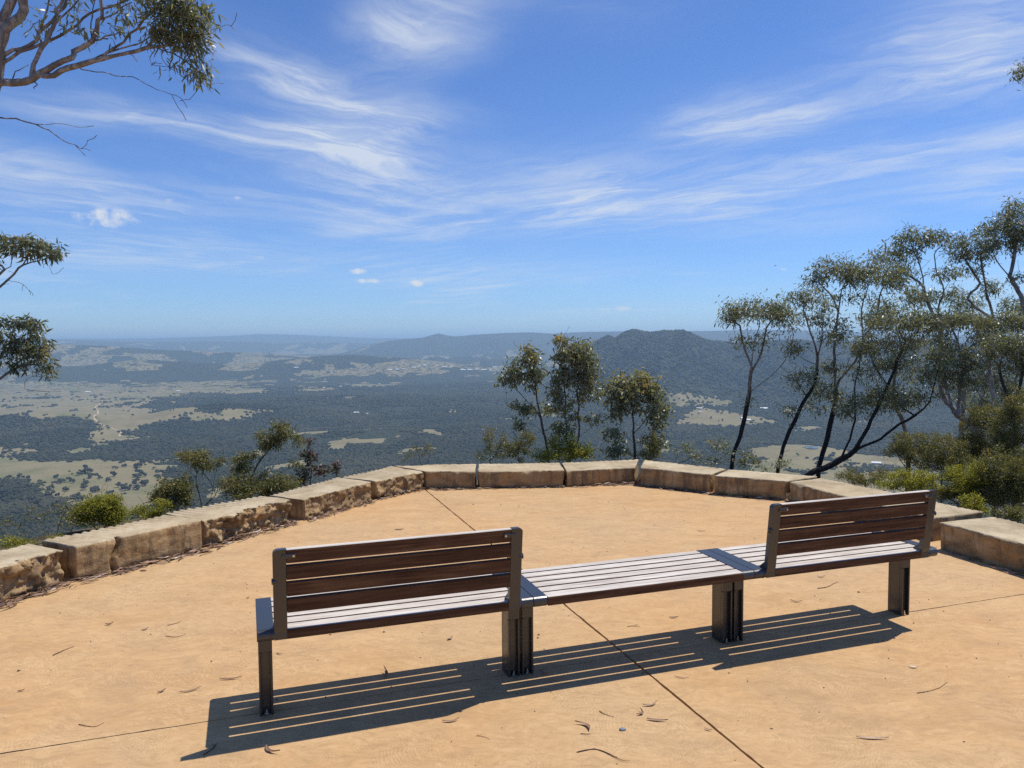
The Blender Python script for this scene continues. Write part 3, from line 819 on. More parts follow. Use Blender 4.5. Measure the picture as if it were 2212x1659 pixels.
# ------------------------------------------------------------------ kerb of sandstone blocks
def vox(x, y, seed):
    """cellular chips: random height per jittered cell"""
    ix = np.floor(x); iy = np.floor(y)
    best = np.full(np.shape(x), 9.0); val = np.zeros(np.shape(x)); sl = np.zeros(np.shape(x))
    for dx in (-1, 0, 1):
        for dy in (-1, 0, 1):
            cx = ix + dx; cy = iy + dy
            px = cx + _hash(cx, cy, seed); py = cy + _hash(cx, cy, seed + 1)
            d = (x - px) ** 2 + (y - py) ** 2
            m = d < best
            best = np.where(m, d, best)
            h = _hash(cx, cy, seed + 2)
            tilt = (x - px) * (_hash(cx, cy, seed + 3) - 0.5) * 1.2 + (y - py) * (_hash(cx, cy, seed + 4) - 0.5) * 1.2
            val = np.where(m, h + tilt, val)
    return val
def stone_block(name, il, ir, ol, orr, hz, rough, scallop, seed, label, slope=0.0, cracks=()):
    """block with inner edge il-ir and outer edge ol-orr on plan; rough = split face, scallop = saw ridges along the outer top edge"""
    il, ir, ol, orr = map(np.array, (il, ir, ol, orr))
    L = np.linalg.norm(ir - il); W = np.linalg.norm(ol - il)
    nu, nv, nz = max(12, int(L / (0.009 if rough > 0.4 else 0.013))), max(10, int(W / 0.020)), 26 if rough > 0.4 else 18
    ind = {}; verts = []
    def vid(i, j, k):
        key = (i, j, k)
        if key not in ind:
            ind[key] = len(verts); verts.append((i / nu, j / nv, k / nz))
        return ind[key]
    faces = []
    for i in range(nu):
        for j in range(nv):
            faces.append((vid(i, j, nz), vid(i + 1, j, nz), vid(i + 1, j + 1, nz), vid(i, j + 1, nz)))
        for k in range(nz):
            faces.append((vid(i, 0, k), vid(i + 1, 0, k), vid(i + 1, 0, k + 1), vid(i, 0, k + 1)))
            faces.append((vid(i + 1, nv, k), vid(i, nv, k), vid(i, nv, k + 1), vid(i + 1, nv, k + 1)))
    for j in range(nv):
        for k in range(nz):
            faces.append((vid(0, j + 1, k), vid(0, j, k), vid(0, j, k + 1), vid(0, j + 1, k + 1)))
            faces.append((vid(nu, j, k), vid(nu, j + 1, k), vid(nu, j + 1, k + 1), vid(nu, j, k + 1)))
    P = np.array(verts); U, Vv, K = P.T
    inn = il + (ir - il) * U[:, None]; out = ol + (orr - ol) * U[:, None]
    xy = inn * (1 - Vv[:, None]) + out * Vv[:, None]
    z = -0.12 + (hz + 0.12) * K
    eu = (ir - il) / L; nrm = np.array([eu[1], -eu[0]])        # towards the paving
    if nrm @ (ol - il) > 0: nrm = -nrm
    us, vs = U * L, Vv * W
    s = seed * 9.7
    zt = K * (hz + 0.12)
    # inner face
    wi = (1 - np.clip(vs / 0.05, 0, 1)) * (Vv < 0.2)
    ph = fbm(us * 7 + s, zt * 9, 5, seed)
    ph3 = fbm(us * 30 + s, zt * 34, 3, seed + 31) - 0.5
    chip = vox(us * 6.5 + s + ph * 0.9 + ph3 * 0.3, zt * 10 + ph * 0.9 + ph3 * 0.4, seed)
    chip2 = vox(us * 20 + s + ph, zt * 34 + ph * 2, seed + 7)
    led = np.floor((zt * 26 + fbm(us * 3.3 + s, zt * 4, 4, seed + 2) * 9)) % 3 / 3
    d_r = (chip - 0.5) * 0.066 + (chip2 - 0.5) * 0.030 + (led - 0.4) * 0.030 + (ph - 0.5) * 0.035 + ph3 * 0.022
    d_s = (fbm(us * 4 + s, zt * 6, 5, seed + 3) - 0.5) * 0.012 + (fbm(us * 26 + s, zt * 26, 3, seed + 4) - 0.5) * 0.005
    low = np.clip((0.16 - zt + 0.05 * (ph - 0.5)) / 0.10, 0, 1) * np.clip((fbm(us * 3 + s, us * 0, 3, seed + 9) - 0.38) * 5, 0, 1)
    dn = rough * d_r + (1 - rough) * (d_s - low * 0.02 * (1 + chip2))
    for cu, cw, dep in cracks:
        dn = dn - dep * np.exp(-((us - cu - (zt - 0.2) * 0.12 - 0.02 * np.sin(zt * 24)) / cw) ** 2)
    topfall = np.clip((zt - (hz + 0.12) + 0.045) / 0.045, 0, 1)
    rag = np.maximum(fbm(us * 9 + s, us * 0 + s, 4, seed + 5) - 0.48, 0) * 0.16 * (0.35 + rough * 0.9)
    dn = dn - topfall ** 2 * rag
    # outer and end faces
    wo = np.clip(1 - (W - vs) / 0.05, 0, 1) * (Vv > 0.8)
    dno = (fbm(us * 6 + s, zt * 6, 4, seed + 11) - 0.5) * 0.05
    we0 = np.clip(1 - us / 0.03, 0, 1); we1 = np.clip(1 - (L - us) / 0.03, 0, 1)
    de = (fbm(vs * 8 + s, zt * 8, 4, seed + 13) - 0.6) * 0.035
    side_top = 1 - 0.75 * topfall
    xy = xy + nrm * (wi * dn)[:, None] - nrm * (wo * dno)[:, None] + eu * ((we1 - we0) * de * side_top)[:, None]
    # saw ridges: arcs sweeping across the top, deepest along the outer edge
    tmask = np.clip((K - 0.93) / 0.07, 0, 1)
    arc = us + 0.55 * (np.sqrt(np.maximum(0, 1 - np.clip((W - vs) / 0.62, 0, 1) ** 2)) - 1) * 0.42
    sw = (arc * 16.0 + seed * 0.37 + (fbm(us * 2 + s, vs * 2, 2, seed + 20) - 0.5) * 0.5)
    tooth = (sw - np.floor(sw))
    tooth = np.sqrt(np.clip(1 - (2 * tooth - 1) ** 2, 0, 1)) * 0.8 + 0.2 * tooth
    fall = np.clip((vs / W - 0.12) / 0.88, 0, 1) ** 1.2
    rid = scallop * (tooth - 0.7) * fall * 0.034
    z = z + tmask * (rid - scallop * fall * 0.010 + (fbm(us * 3 + s, vs * 3, 4, seed + 15) - 0.5) * 0.014 + (fbm(us * 22 + s, vs * 22, 3, seed + 16) - 0.5) * 0.004 + slope * (us / L - 0.5))
    z = z - tmask * np.clip(1 - vs / 0.02, 0, 1) * rag * 0.35
    xy = xy + (-nrm) * (tmask * (Vv > 0.9) * scallop * (tooth - 0.5) * 0.018)[:, None]
    c = np.append((il + ir + ol + orr) / 4, 0)
    VV = np.column_stack([xy, z]) - c
    me = big_mesh('stone_block', VV, np.array(faces), 4, [STONE], smooth=False)
    fattr(me, 'sawn', np.where(K > 0.985, 1.0, 0.0) * (1 - np.clip(topfall * rag * 9 * (vs < 0.03), 0, 1)))
    fattr(me, 'groove', scallop * (1 - tooth) * fall)
    return tag(link('stone_block', me, loc=c), label, 'stone block', 'sandstone blocks edging the lookout')
STONES = [
    ((-4.05, 3.30), (-3.62, 4.08), (-4.50, 3.55), (-4.02, 4.33), 0.22, 1.0, 0.4, 21, 'sandstone block beyond the block with the layered broken face'),
    ((-3.60, 4.12), (-3.10, 5.22), (-3.99, 4.36), (-3.44, 5.42), 0.225, 0.75, 0.25, 1, 'sandstone block with layered broken face next to the cracked block'),
    ((-3.03, 5.27), (-2.48, 6.06), (-3.38, 5.46), (-2.84, 6.26), 0.240, 0.12, 0.9, 2, 'smooth faced sandstone block split by a dark vertical crack', [(0.27, 0.013, 0.06)]),
    ((-2.50, 6.13), (-2.03, 6.94), (-2.93, 6.42), (-2.33, 7.14), 0.215, 1.05, 1.2, 3, 'rugged chipped sandstone block with deep saw ridges along its top'),
    ((-1.93, 7.03), (-1.46, 7.87), (-2.30, 7.22), (-1.87, 8.20), 0.195, 0.5, 0.8, 4, 'rough faced sandstone block with curved saw arcs across its top'),
    ((-1.43, 7.93), (-1.00, 8.50), (-1.84, 8.21), (-1.42, 8.90), 0.195, 0.55, 0.9, 5, 'short rough sandstone block where the kerb bends to the long side'),
    ((-0.97, 8.51), (-0.415, 8.50), (-1.38, 8.92), (-0.425, 9.00), 0.195, 0.1, 0.25, 6, 'short shaded sandstone block with tapered end at the kerb bend'),
    ((-0.385, 8.51), (0.575, 8.54), (-0.400, 9.03), (0.555, 9.11), 0.190, 0.06, 0.15, 7, 'long flat topped sandstone block below the tallest sapling'),
    ((0.600, 8.56), (1.405, 8.755), (0.582, 9.09), (1.545, 9.37), 0.185, 0.06, 0.3, 8, 'sandstone block with a notch sawn across its top'),
    ((1.435, 8.60), (2.105, 8.14), (1.570, 9.14), (2.370, 8.50), 0.205, 0.12, 0.2, 9, 'sandstone block with chipped front edge beside the dry grass tuft'),
    ((2.135, 8.09), (2.775, 7.76), (2.400, 8.49), (3.185, 8.00), 0.200, 0.05, 0.15, 10, 'sandstone block with clean sharp edges in front of leaning blackened trunks'),
    ((2.800, 7.745), (3.395, 6.15), (3.215, 7.98), (3.925, 6.37), 0.190, 0.15, 0.25, 11, 'very long sandstone block partly hidden behind the bench backrest'),
    ((3.325, 5.93), (3.93, 4.10), (3.84, 6.11), (4.52, 4.30), 0.210, 0.18, 0.25, 12, 'long sandstone block with chipped edge past the bench end'),
    ((3.96, 4.06), (4.40, 2.6), (4.54, 4.24), (4.98, 2.78), 0.21, 0.18, 0.25, 13, 'sandstone block following the long block past the bench end'),
]
for st in STONES:
    il, ir, ol, orr, hz, ro, sc_, sd, lab = st[:9]
    stone_block('stone_block', il, ir, ol, orr, hz, ro, sc_, sd, lab, cracks=st[9] if len(st) > 9 else ())

# ------------------------------------------------------------------ benches
ZS, DEP, PW = 0.448, 0.4595, 0.069
def bench(L, back, label, u_off):
    c = BO + EU * (u_off + L / 2) + EV * (DEP / 2)
    root = empty('park_bench', (c[0], c[1], 0), BYAW)
    tag(root, label, 'bench', 'bench modules standing end to end')
    x0, x1 = -L / 2, L / 2
    v0 = -DEP / 2                                   # rear edge (towards the viewer)
    gap, n = 0.0115, 6
    sw = (DEP - gap * (n - 1)) / n
    for i in range(n):
        a = v0 + i * (sw + gap); b = a + sw
        bm = bmesh.new()
        zt, zb = ZS - 0.003, ZS - 0.034
        if i == 0:   # nosing slat, deeper and rounded towards the rear
            pts = [(a + 0.001, zb - 0.012), (b, zb), (b, zt), (a + 0.008, zt), (a + 0.003, zt - 0.002), (a + 0.0005, zt - 0.007)]
        elif i == n - 1:
            pts = [(a, zb), (b, zb - 0.012), (b - 0.001, zt - 0.012), (b - 0.006, zt - 0.004), (b - 0.016, zt), (a, zt)]
        else:
            e = 0.003
            pts = [(a, zb), (b, zb), (b, zt - e), (b - e, zt), (a + e, zt), (a, zt - e)]
        e0 = x0 + PW + 0.0015; e1 = x1 - PW - 0.0015
        bm_prism(bm, pts, e0, e1)
        bmesh.ops.recalc_face_normals(bm, faces=bm.faces[:])
        for f in bm.faces: f.material_index = 0 if f.normal.z > (0.5 if i == 0 else 0.9) else 1
        link('seat_slat', bm_mesh('seat_slat', bm, [WGREY, WBROWN]), root)
    for sgn, xe in ((1, x0), (-1, x1)):
        # end plate: a casting with rounded nose front and rear
        pts = []
        zt, zb = ZS, ZS - 0.050
        for t in np.linspace(-90, 90, 9):
            pts.append((v0 + DEP - 0.022 + 0.022 * math.cos(math.radians(t)) if True else 0, (zt + zb) / 2 + 0.025 * math.sin(math.radians(t))))
        for t in np.linspace(90, 270, 9):
            pts.append((v0 + 0.022 + 0.022 * math.cos(math.radians(t)), (zt + zb) / 2 + 0.025 * math.sin(math.radians(t))))
        bm = bmesh.new()
        a, b = (xe + 0.0012, xe + PW) if sgn > 0 else (xe - PW, xe - 0.0012)
        bm_prism(bm, pts, a, b)
        bmesh.ops.bevel(bm, geom=[e for e in bm.edges if abs(e.verts[0].co.x - e.verts[1].co.x) < 1e-5], offset=0.0015, segments=1, affect='EDGES')
        link('end_plate', bm_mesh('end_plate', bm, METAL), root)
        # leg: channel section, bolted through a slot at the foot
        la, lb = (xe + 0.0063, xe + 0.0648) if sgn > 0 else (xe - 0.0648, xe - 0.0063)
        lv0, lv1 = v0 + 0.1843, v0 + 0.1843 + 0.108
        bm = bmesh.new()
        mid0, mid1 = lv0 + 0.022, lv1 - 0.022
        bm_box(bm, (la, mid0, 0.0), (lb, mid1, 0.345))                         # web
        for (p0, p1) in ((lv0, mid0), (mid1, lv1)):
            bm_box(bm, (la, p0, 0.0), (la + 0.010, p1, 0.285), 0.002, 1)
            bm_box(bm, (lb - 0.010, p0, 0.0), (lb, p1, 0.285), 0.002, 1)
            bm_box(bm, (la, p0, 0.2851), (lb, p1, 0.345), 0.002, 1)
        leg = link('leg', bm_mesh('leg', bm, METAL), root)
        xm = (la + lb) / 2
        for vv, dv in ((lv0 + 0.010, -1), (lv1 - 0.010, 1)):
            bm = bmesh.new()
            bm_cyl(bm, (xm, vv, 0.0), (xm, vv, 0.008), 0.011, 14); bm_cyl(bm, (xm, vv, 0.008), (xm, vv, 0.018), 0.008, 6); bm_cyl(bm, (xm, vv, 0.018), (xm, vv, 0.026), 0.0045, 10)
            link('bolt', bm_mesh('bolt', bm, STEEL), leg)
        bm = bmesh.new()
        bm_box(bm, (la - 0.0008, lv0 - 0.001, 0.3475), (lb + 0.0008, lv1 + 0.001, ZS - 0.048), 0.003, 1)
        bm_cyl(bm, (la + 0.01 if sgn > 0 else lb - 0.01, 0.0, 0.372), (lb + 0.030 if sgn > 0 else la - 0.030, 0.0, 0.372), 0.035, 20)
        link('collar', bm_mesh('collar', bm, METAL), root)
    bm = bmesh.new()
    bm_cyl(bm, (x0 + 0.09, 0.0, 0.372), (x1 - 0.09, 0.0, 0.372), 0.0285, 24)
    rail = link('support_rail', bm_mesh('support_rail', bm, METAL, True), root)
    if not back:
        return root
    ub, wpst = 0.0627, 0.0612
    zb0, ztop = ZS - 0.045, 0.7965
    def rear(z): return v0 - 0.006 + (z - ZS) * (-0.043 / (ztop - ZS))       # the back leans towards the viewer
    th = 0.030
    for sgn in (1, -1):
        a, b = (x0 + ub + 0.007, x0 + ub + wpst) if sgn > 0 else (x1 - ub - wpst, x1 - ub - 0.007)
        bm = bmesh.new()
        pts = [(v0 - 0.001, zb0), (v0 + 0.060, zb0), (v0 + 0.060, ZS + 0.003), (rear(ZS + 0.035) + th, ZS + 0.035), (rear(ztop) + th, ztop), (rear(ztop), ztop), (rear(ZS + 0.01), ZS + 0.01), (v0 - 0.001, ZS - 0.012)]
        bm_prism(bm, pts, a, b)
        xo = a if sgn > 0 else b
        es = [e for e in bm.edges if all(abs(v.co.x - xo) < 1e-5 and v.co.z > ztop - 0.002 for v in e.verts)]
        bmesh.ops.bevel(bm, geom=es, offset=0.020, segments=6, profile=0.5, affect='EDGES')
        es = [e for e in bm.edges if abs(e.verts[0].co.x - e.verts[1].co.x) < 1e-5]
        bmesh.ops.bevel(bm, geom=es, offset=0.002, segments=1, affect='EDGES')
        post = link('back_post', bm_mesh('back_post', bm, METAL), root)
        # sleeve fillet at the foot
        bm = bmesh.new()
        ax = xo + (-0.012 if sgn > 0 else 0.012)
        bm_cyl(bm, (ax, v0 + 0.0215, ZS - 0.0248), (xo + (0.042 if sgn > 0 else -0.042), v0 + 0.0215, ZS - 0.0248), 0.0262, 20, 0.012)
        link('foot_sleeve', bm_mesh('foot_sleeve', bm, METAL, True), post)
        # boss on the outer edge half way up
        bm = bmesh.new(); zb_ = ztop - 0.135
        x_in = xo + (0.030 if sgn > 0 else -0.030)
        bm_cyl(bm, (xo - sgn * 0.005, rear(zb_) + 0.004, zb_), (x_in, rear(zb_) + 0.007, zb_), 0.0135, 18, 0.003)
        bs = link('boss', bm_mesh('boss', bm, METAL, True), post)
        bm = bmesh.new()
        bm_cyl(bm, (xo - sgn * 0.0055, rear(zb_) + 0.004, zb_), (xo - sgn * 0.0040, rear(zb_) + 0.004, zb_), 0.0045, 10)
        link('boss_hole', bm_mesh('boss_hole', bm, JOINT), bs)
        # strap that holds the top slat, with its screw
        zc = ztop - 0.030
        xs0 = (a + 0.035) if sgn > 0 else (b - 0.035); xs1 = (b + 0.040) if sgn > 0 else (a - 0.040)
        bm = bmesh.new()
        lo, hi = min(xs0, xs1), max(xs0, xs1)
        yr = rear(zc)
        bm_box(bm, (lo if sgn < 0 else lo, yr - 0.006, zc - 0.0105), (hi, yr + 0.010, zc + 0.0105), 0.0045, 2)
        st = link('strap', bm_mesh('strap', bm, METAL), post)
        bm = bmesh.new()
        xc = xs1 - sgn * 0.011
        bm_cyl(bm, (xc, yr - 0.0085, zc), (xc, yr - 0.002, zc), 0.0048, 14)
        link('screw', bm_mesh('screw', bm, STEEL), st)
    pitch = 0.0722; hgt_ = 0.0610; ts = 0.028
    for i in range(4):
        zt = ztop - 0.0005 - i * pitch; zb = zt - hgt_
        bm = bmesh.new()
        e = 0.003
        pts = [(rear(zb) + 0.001, zb), (rear(zb) + ts, zb), (rear(zt) + ts, zt - e), (rear(zt) + ts - e, zt), (rear(zt) + 0.001 + e, zt), (rear(zt) + 0.001, zt - e)]
        bm_prism(bm, pts, x0 + ub + wpst + 0.001, x1 - ub - wpst - 0.001)
        bmesh.ops.recalc_face_normals(bm, faces=bm.faces[:])
        for f in bm.faces: f.material_index = 0 if (f.normal.z > 0.5 and i == 0) or f.normal.y > 0.6 else 1
        link('back_slat', bm_mesh('back_slat', bm, [WGREY, WBROWN]), root)
    return root
L1, L2, L3 = 1.229, 1.223, 1.238
bench(L1, True, 'timber slat bench with backrest whose open end stands clear on the paving', 0.0)
bench(L2, False, 'backless timber slat bench between the two benches with backrests', L1)
bench(L3, True, 'timber slat bench with backrest at the end beside the sandstone kerb', L1 + L2)

# ------------------------------------------------------------------ vegetation
def mat_leaf(name, cols, rough=0.42, trans=0.25, spec=0.5):
    m, n = new_mat(name)
    t = n.new('ShaderNodeAttribute', attribute_name='tint').outputs['Fac']
    c = n.ramp(t, [(i / (len(cols) - 1), c) for i, c in enumerate(cols)])
    p = principled(n, Base_Color=c, Roughness=rough)
    p.inputs['Specular IOR Level'].default_value = spec
    tr = n.new('ShaderNodeBsdfTranslucent', ins={0: n.vmath('MULTIPLY', c, (1.5, 1.45, 0.8)).outputs[0]})
    mx = n.new('ShaderNodeMixShader', ins={0: trans, 1: p.outputs[0], 2: tr.outputs[0]})
    finish(n, mx.outputs[0])
    return m
def mat_bark(name, pale, dark, brown):
    m, n = new_mat(name)
    g = n.new('ShaderNodeNewGeometry'); pos = g.outputs['Position']
    burn = n.new('ShaderNodeAttribute', attribute_name='burn').outputs['Fac']
    mp = n.new('ShaderNodeMapping', ins={0: pos}); mp.inputs['Scale'].default_value = (1, 1, 0.35)
    a = n.noise(mp, 14, 6, 0.65, 0.8); b = n.noise(pos, 60, 4, 0.65)
    c = n.mix(n.range(a.outputs[0], 0.40, 0.56, 0, 1, True), pale, brown)
    c = n.mix(n.range(b.outputs[0], 0.58, 0.75, 0, 0.6), c, dark)
    c = n.mix(n.range(n.math('ADD', burn, n.math('MULTIPLY', n.math('SUBTRACT', a.outputs[0], 0.5), 0.6)), 0.35, 0.65, 0, 1, True), c, dark)
    bmp = n.new('ShaderNodeBump', ins={'Strength': 0.6, 'Distance': 0.006, 'Height': n.math('ADD', a.outputs[0], b.outputs[0])})
    p = principled(n, Base_Color=c, Roughness=0.75, Normal=bmp.outputs[0])
    p.inputs['Specular IOR Level'].default_value = 0.3
    finish(n, p.outputs[0])
    return m
GUM = mat_leaf('gum_leaf', [(0.105, 0.118, 0.068), (0.160, 0.175, 0.102), (0.210, 0.222, 0.138), (0.24, 0.23, 0.12), (0.32, 0.21, 0.08)], 0.40, 0.40, 0.7)
GUMY = mat_leaf('sapling_leaf', [(0.125, 0.142, 0.092), (0.185, 0.202, 0.132), (0.240, 0.255, 0.170), (0.27, 0.255, 0.11), (0.36, 0.25, 0.07)], 0.38, 0.40, 0.7)
OLIVE = mat_leaf('olive_scrub_leaf', [(0.110, 0.115, 0.042), (0.172, 0.170, 0.062), (0.228, 0.205, 0.074), (0.28, 0.19, 0.07)], 0.45, 0.38, 0.45)
BRIGHT = mat_leaf('yellow_green_leaf', [(0.15, 0.165, 0.030), (0.25, 0.25, 0.042), (0.34, 0.32, 0.055), (0.40, 0.33, 0.06)], 0.45, 0.5, 0.4)
REDL = mat_leaf('red_tipped_leaf', [(0.080, 0.090, 0.060), (0.110, 0.110, 0.074), (0.14, 0.075, 0.058), (0.17, 0.070, 0.058)], 0.4, 0.25, 0.5)
BARK = mat_bark('gum_bark', (0.36, 0.30, 0.24), (0.022, 0.019, 0.017), (0.20, 0.145, 0.10))
BARKP = mat_bark('pale_gum_bark', (0.42, 0.375, 0.34), (0.05, 0.043, 0.038), (0.20, 0.165, 0.14))
BARKD = mat_bark('shrub_bark', (0.12, 0.095, 0.075), (0.03, 0.025, 0.02), (0.08, 0.06, 0.045))

def catmull(P, step):
    P = np.array(P, float)
    if len(P) < 2: return P
    Q = np.concatenate([[2 * P[0] - P[1]], P, [2 * P[-1] - P[-2]]])
    out = []
    for i in range(1, len(Q) - 2):
        p0, p1, p2, p3 = Q[i - 1], Q[i], Q[i + 1], Q[i + 2]
        k = max(2, int(np.linalg.norm(p2 - p1) / step))
        for t in np.arange(k) / k:
            out.append(0.5 * ((2 * p1) + (-p0 + p2) * t + (2 * p0 - 5 * p1 + 4 * p2 - p3) * t * t + (-p0 + 3 * p1 - 3 * p2 + p3) * t ** 3))
    out.append(P[-1])
    return np.array(out)

class Skeleton:
    def __init__(s, rng, step=0.12):
        s.p = []; s.par = []; s.minr = []; s.rng = rng; s.step = step
    def add(s, pos, par, r=0.0):
        s.p.append(np.array(pos, float)); s.par.append(par); s.minr.append(r)
        return len(s.p) - 1
    def limb(s, pts, r0=0.0, r1=0.0, start=None, jit=0.012):
        Q = catmull(pts, s.step)
        n = len(Q)
        if s.p:
            A = np.array(s.p)
            par = int(np.argmin(((A - Q[0]) ** 2).sum(1)))
            k0 = 1
        else:
            par = -1; k0 = 0
        for i in range(k0, n):
            t = i / max(1, n - 1)
            j = s.rng.normal(0, jit, 3) if 0 < i < n - 1 else 0
            par = s.add(Q[i] + j, par, r0 * (1 - t) + r1 * t)
        return par
    def grow(s, targets, up=0.25, pen=1.3, maxlen=9.0):
        """join every target to the growing skeleton; returns tip ids"""
        T = [np.array(t) for t in targets]
        A = np.array(s.p)
        d = np.array([np.min(((A - t) ** 2).sum(1)) for t in T])
        tips = []
        for k in np.argsort(d):
            t = T[k]
            A = np.array(s.p)
            v = t - A
            dist = np.sqrt((v ** 2).sum(1))
            cost = dist + pen * np.maximum(0, -v[:, 2] + 0.15 * dist)
            i = int(np.argmin(cost))
            p0 = A[i]
            pd = A[i] - A[s.par[i]] if s.par[i] >= 0 else np.array([0, 0, 1.0])
            pd = pd / (np.linalg.norm(pd) + 1e-9)
            L = np.linalg.norm(t - p0)
            if L < 1e-4: continue
            c = p0 + (pd * 0.55 + np.array([0, 0, up]) + (t - p0) / L * 0.6) * L * 0.42
            m = max(2, int(L / s.step))
            par = i
            for q in range(1, m + 1):
                f = q / m
                pos = (1 - f) ** 2 * p0 + 2 * f * (1 - f) * c + f * f * t
                if q < m: pos = pos + s.rng.normal(0, 0.010, 3) * min(1, L)
                par = s.add(pos, par)
            tips.append(par)
        return tips
    def radii(s, tip_r=0.0032, expo=2.25, base_r=None, name_k=False):
        n = len(s.p); acc = np.zeros(n)
        ch = np.zeros(n, int)
        for i in range(n):
            if s.par[i] >= 0: ch[s.par[i]] += 1
        r = np.zeros(n)
        for i in range(n - 1, -1, -1):
            r[i] = max(tip_r if ch[i] == 0 else acc[i] ** (1 / expo), tip_r)
            if s.par[i] >= 0: acc[s.par[i]] += r[i] ** expo
        if base_r:
            base_r = base_r * 0.62 if name_k else base_r
            r = tip_r + (base_r - tip_r) * (np.maximum(r - tip_r, 0) / max(1e-6, r[0] - tip_r)) ** 1.7
        return np.maximum(r, np.array(s.minr))
    def mesh(s, name, r, mats, burn=None):
        n = len(s.p); P = np.array(s.p)
        kids = [[] for _ in range(n)]
        for i in range(n):
            if s.par[i] >= 0: kids[s.par[i]].append(i)
        V, F, B = [], [], []
        stack = [(0, None)]
        while stack:
            i, pr = stack.pop()
            chain = ([pr] if pr is not None else []) + [i]
            while kids[chain[-1]]:
                c = sorted(kids[chain[-1]], key=lambda q: -r[q])
                for o in c[1:]: stack.append((o, chain[-1]))
                chain.append(c[0])
            if len(chain) < 2: continue
            C = P[chain]; R = r[chain].copy()
            if pr is not None: R[0] = min(R[0], R[1] * 1.25)
            rmax = R.max(); sd = 9 if rmax > 0.05 else 7 if rmax > 0.02 else 5 if rmax > 0.008 else 3
            T = np.gradient(C, axis=0); T /= (np.linalg.norm(T, axis=1)[:, None] + 1e-9)
            ref = np.array([0.13, 0.97, 0.21])
            base = len(V)
            for k in range(len(C)):
                a = np.cross(T[k], ref); a /= np.linalg.norm(a) + 1e-9; b = np.cross(T[k], a)
                for q in range(sd):
                    th = 2 * math.pi * q / sd
                    rr_ = R[k] * (1 + (0.09 * math.sin(3 * th + k * 0.7) if rmax > 0.02 else 0))
                    V.append(C[k] + (a * math.cos(th) + b * math.sin(th)) * rr_)
                    B.append(0 if burn is None else burn(C[k], R[k]))
            for k in range(len(C) - 1):
                for q in range(sd):
                    F.append((base + k * sd + q, base + k * sd + (q + 1) % sd, base + (k + 1) * sd + (q + 1) % sd, base + (k + 1) * sd + q))
        me = big_mesh(name, V, F, 4, mats, smooth=True)
        fattr(me, 'burn', B)
        return me

def leaves_mesh(name, pos, axis, length, width, mat, rng, tint, curl=0.55):
    """lance shaped leaves: base point, four edge points, tip"""
    n = len(pos); pos = np.asarray(pos); axis = np.asarray(axis); axis = axis / (np.linalg.norm(axis, axis=1)[:, None] + 1e-9)
    rnd = rng.normal(0, 1, (n, 3))
    side = np.cross(axis, rnd); side /= np.linalg.norm(side, axis=1)[:, None] + 1e-9
    nor = np.cross(side, axis)
    L = np.asarray(length)[:, None]; W = np.asarray(width)[:, None]
    bend = (rng.normal(0, 1, n) * curl)[:, None]
    p1 = pos + axis * L * 0.32 + nor * L * bend * 0.12
    p2 = pos + axis * L * 0.68 + nor * L * bend * 0.30
    p3 = pos + axis * L + nor * L * bend * 0.62
    V = np.stack([pos, p1 + side * W * 0.5, p1 - side * W * 0.5, p2 + side * W * 0.36, p2 - side * W * 0.36, p3], 1).reshape(-1, 3)
    o = (np.arange(n) * 6)[:, None]
    F = np.concatenate([o + np.array([[0, 1, 2]]), o + np.array([[1, 3, 4]]), o + np.array([[1, 4, 2]]), o + np.array([[3, 5, 4]])])
    me = big_mesh(name, V, F, 3, [mat])
    fattr(me, 'tint', np.repeat(tint, 6))
    return me

def blob_targets(rng, c, rx, ry, rz, n, shell=0.5):
    """points in an ellipsoid, thicker towards its upper skin"""
    out = []
    while len(out) < n:
        v = rng.uniform(-1, 1, 3); r = np.linalg.norm(v)
        if r > 1: continue
        if rng.random() > shell + (1 - shell) * (r ** 2) * (0.45 + 0.55 * (v[2] > -0.1)): continue
        if v[2] < -0.55 and rng.random() < 0.6: continue
        if rng.random() < 0.30: v = v * rng.uniform(1.05, 1.42) * np.array([1, 1, 1.12])
        out.append(np.array(c) + v * np.array([rx, ry, rz]))
    return out

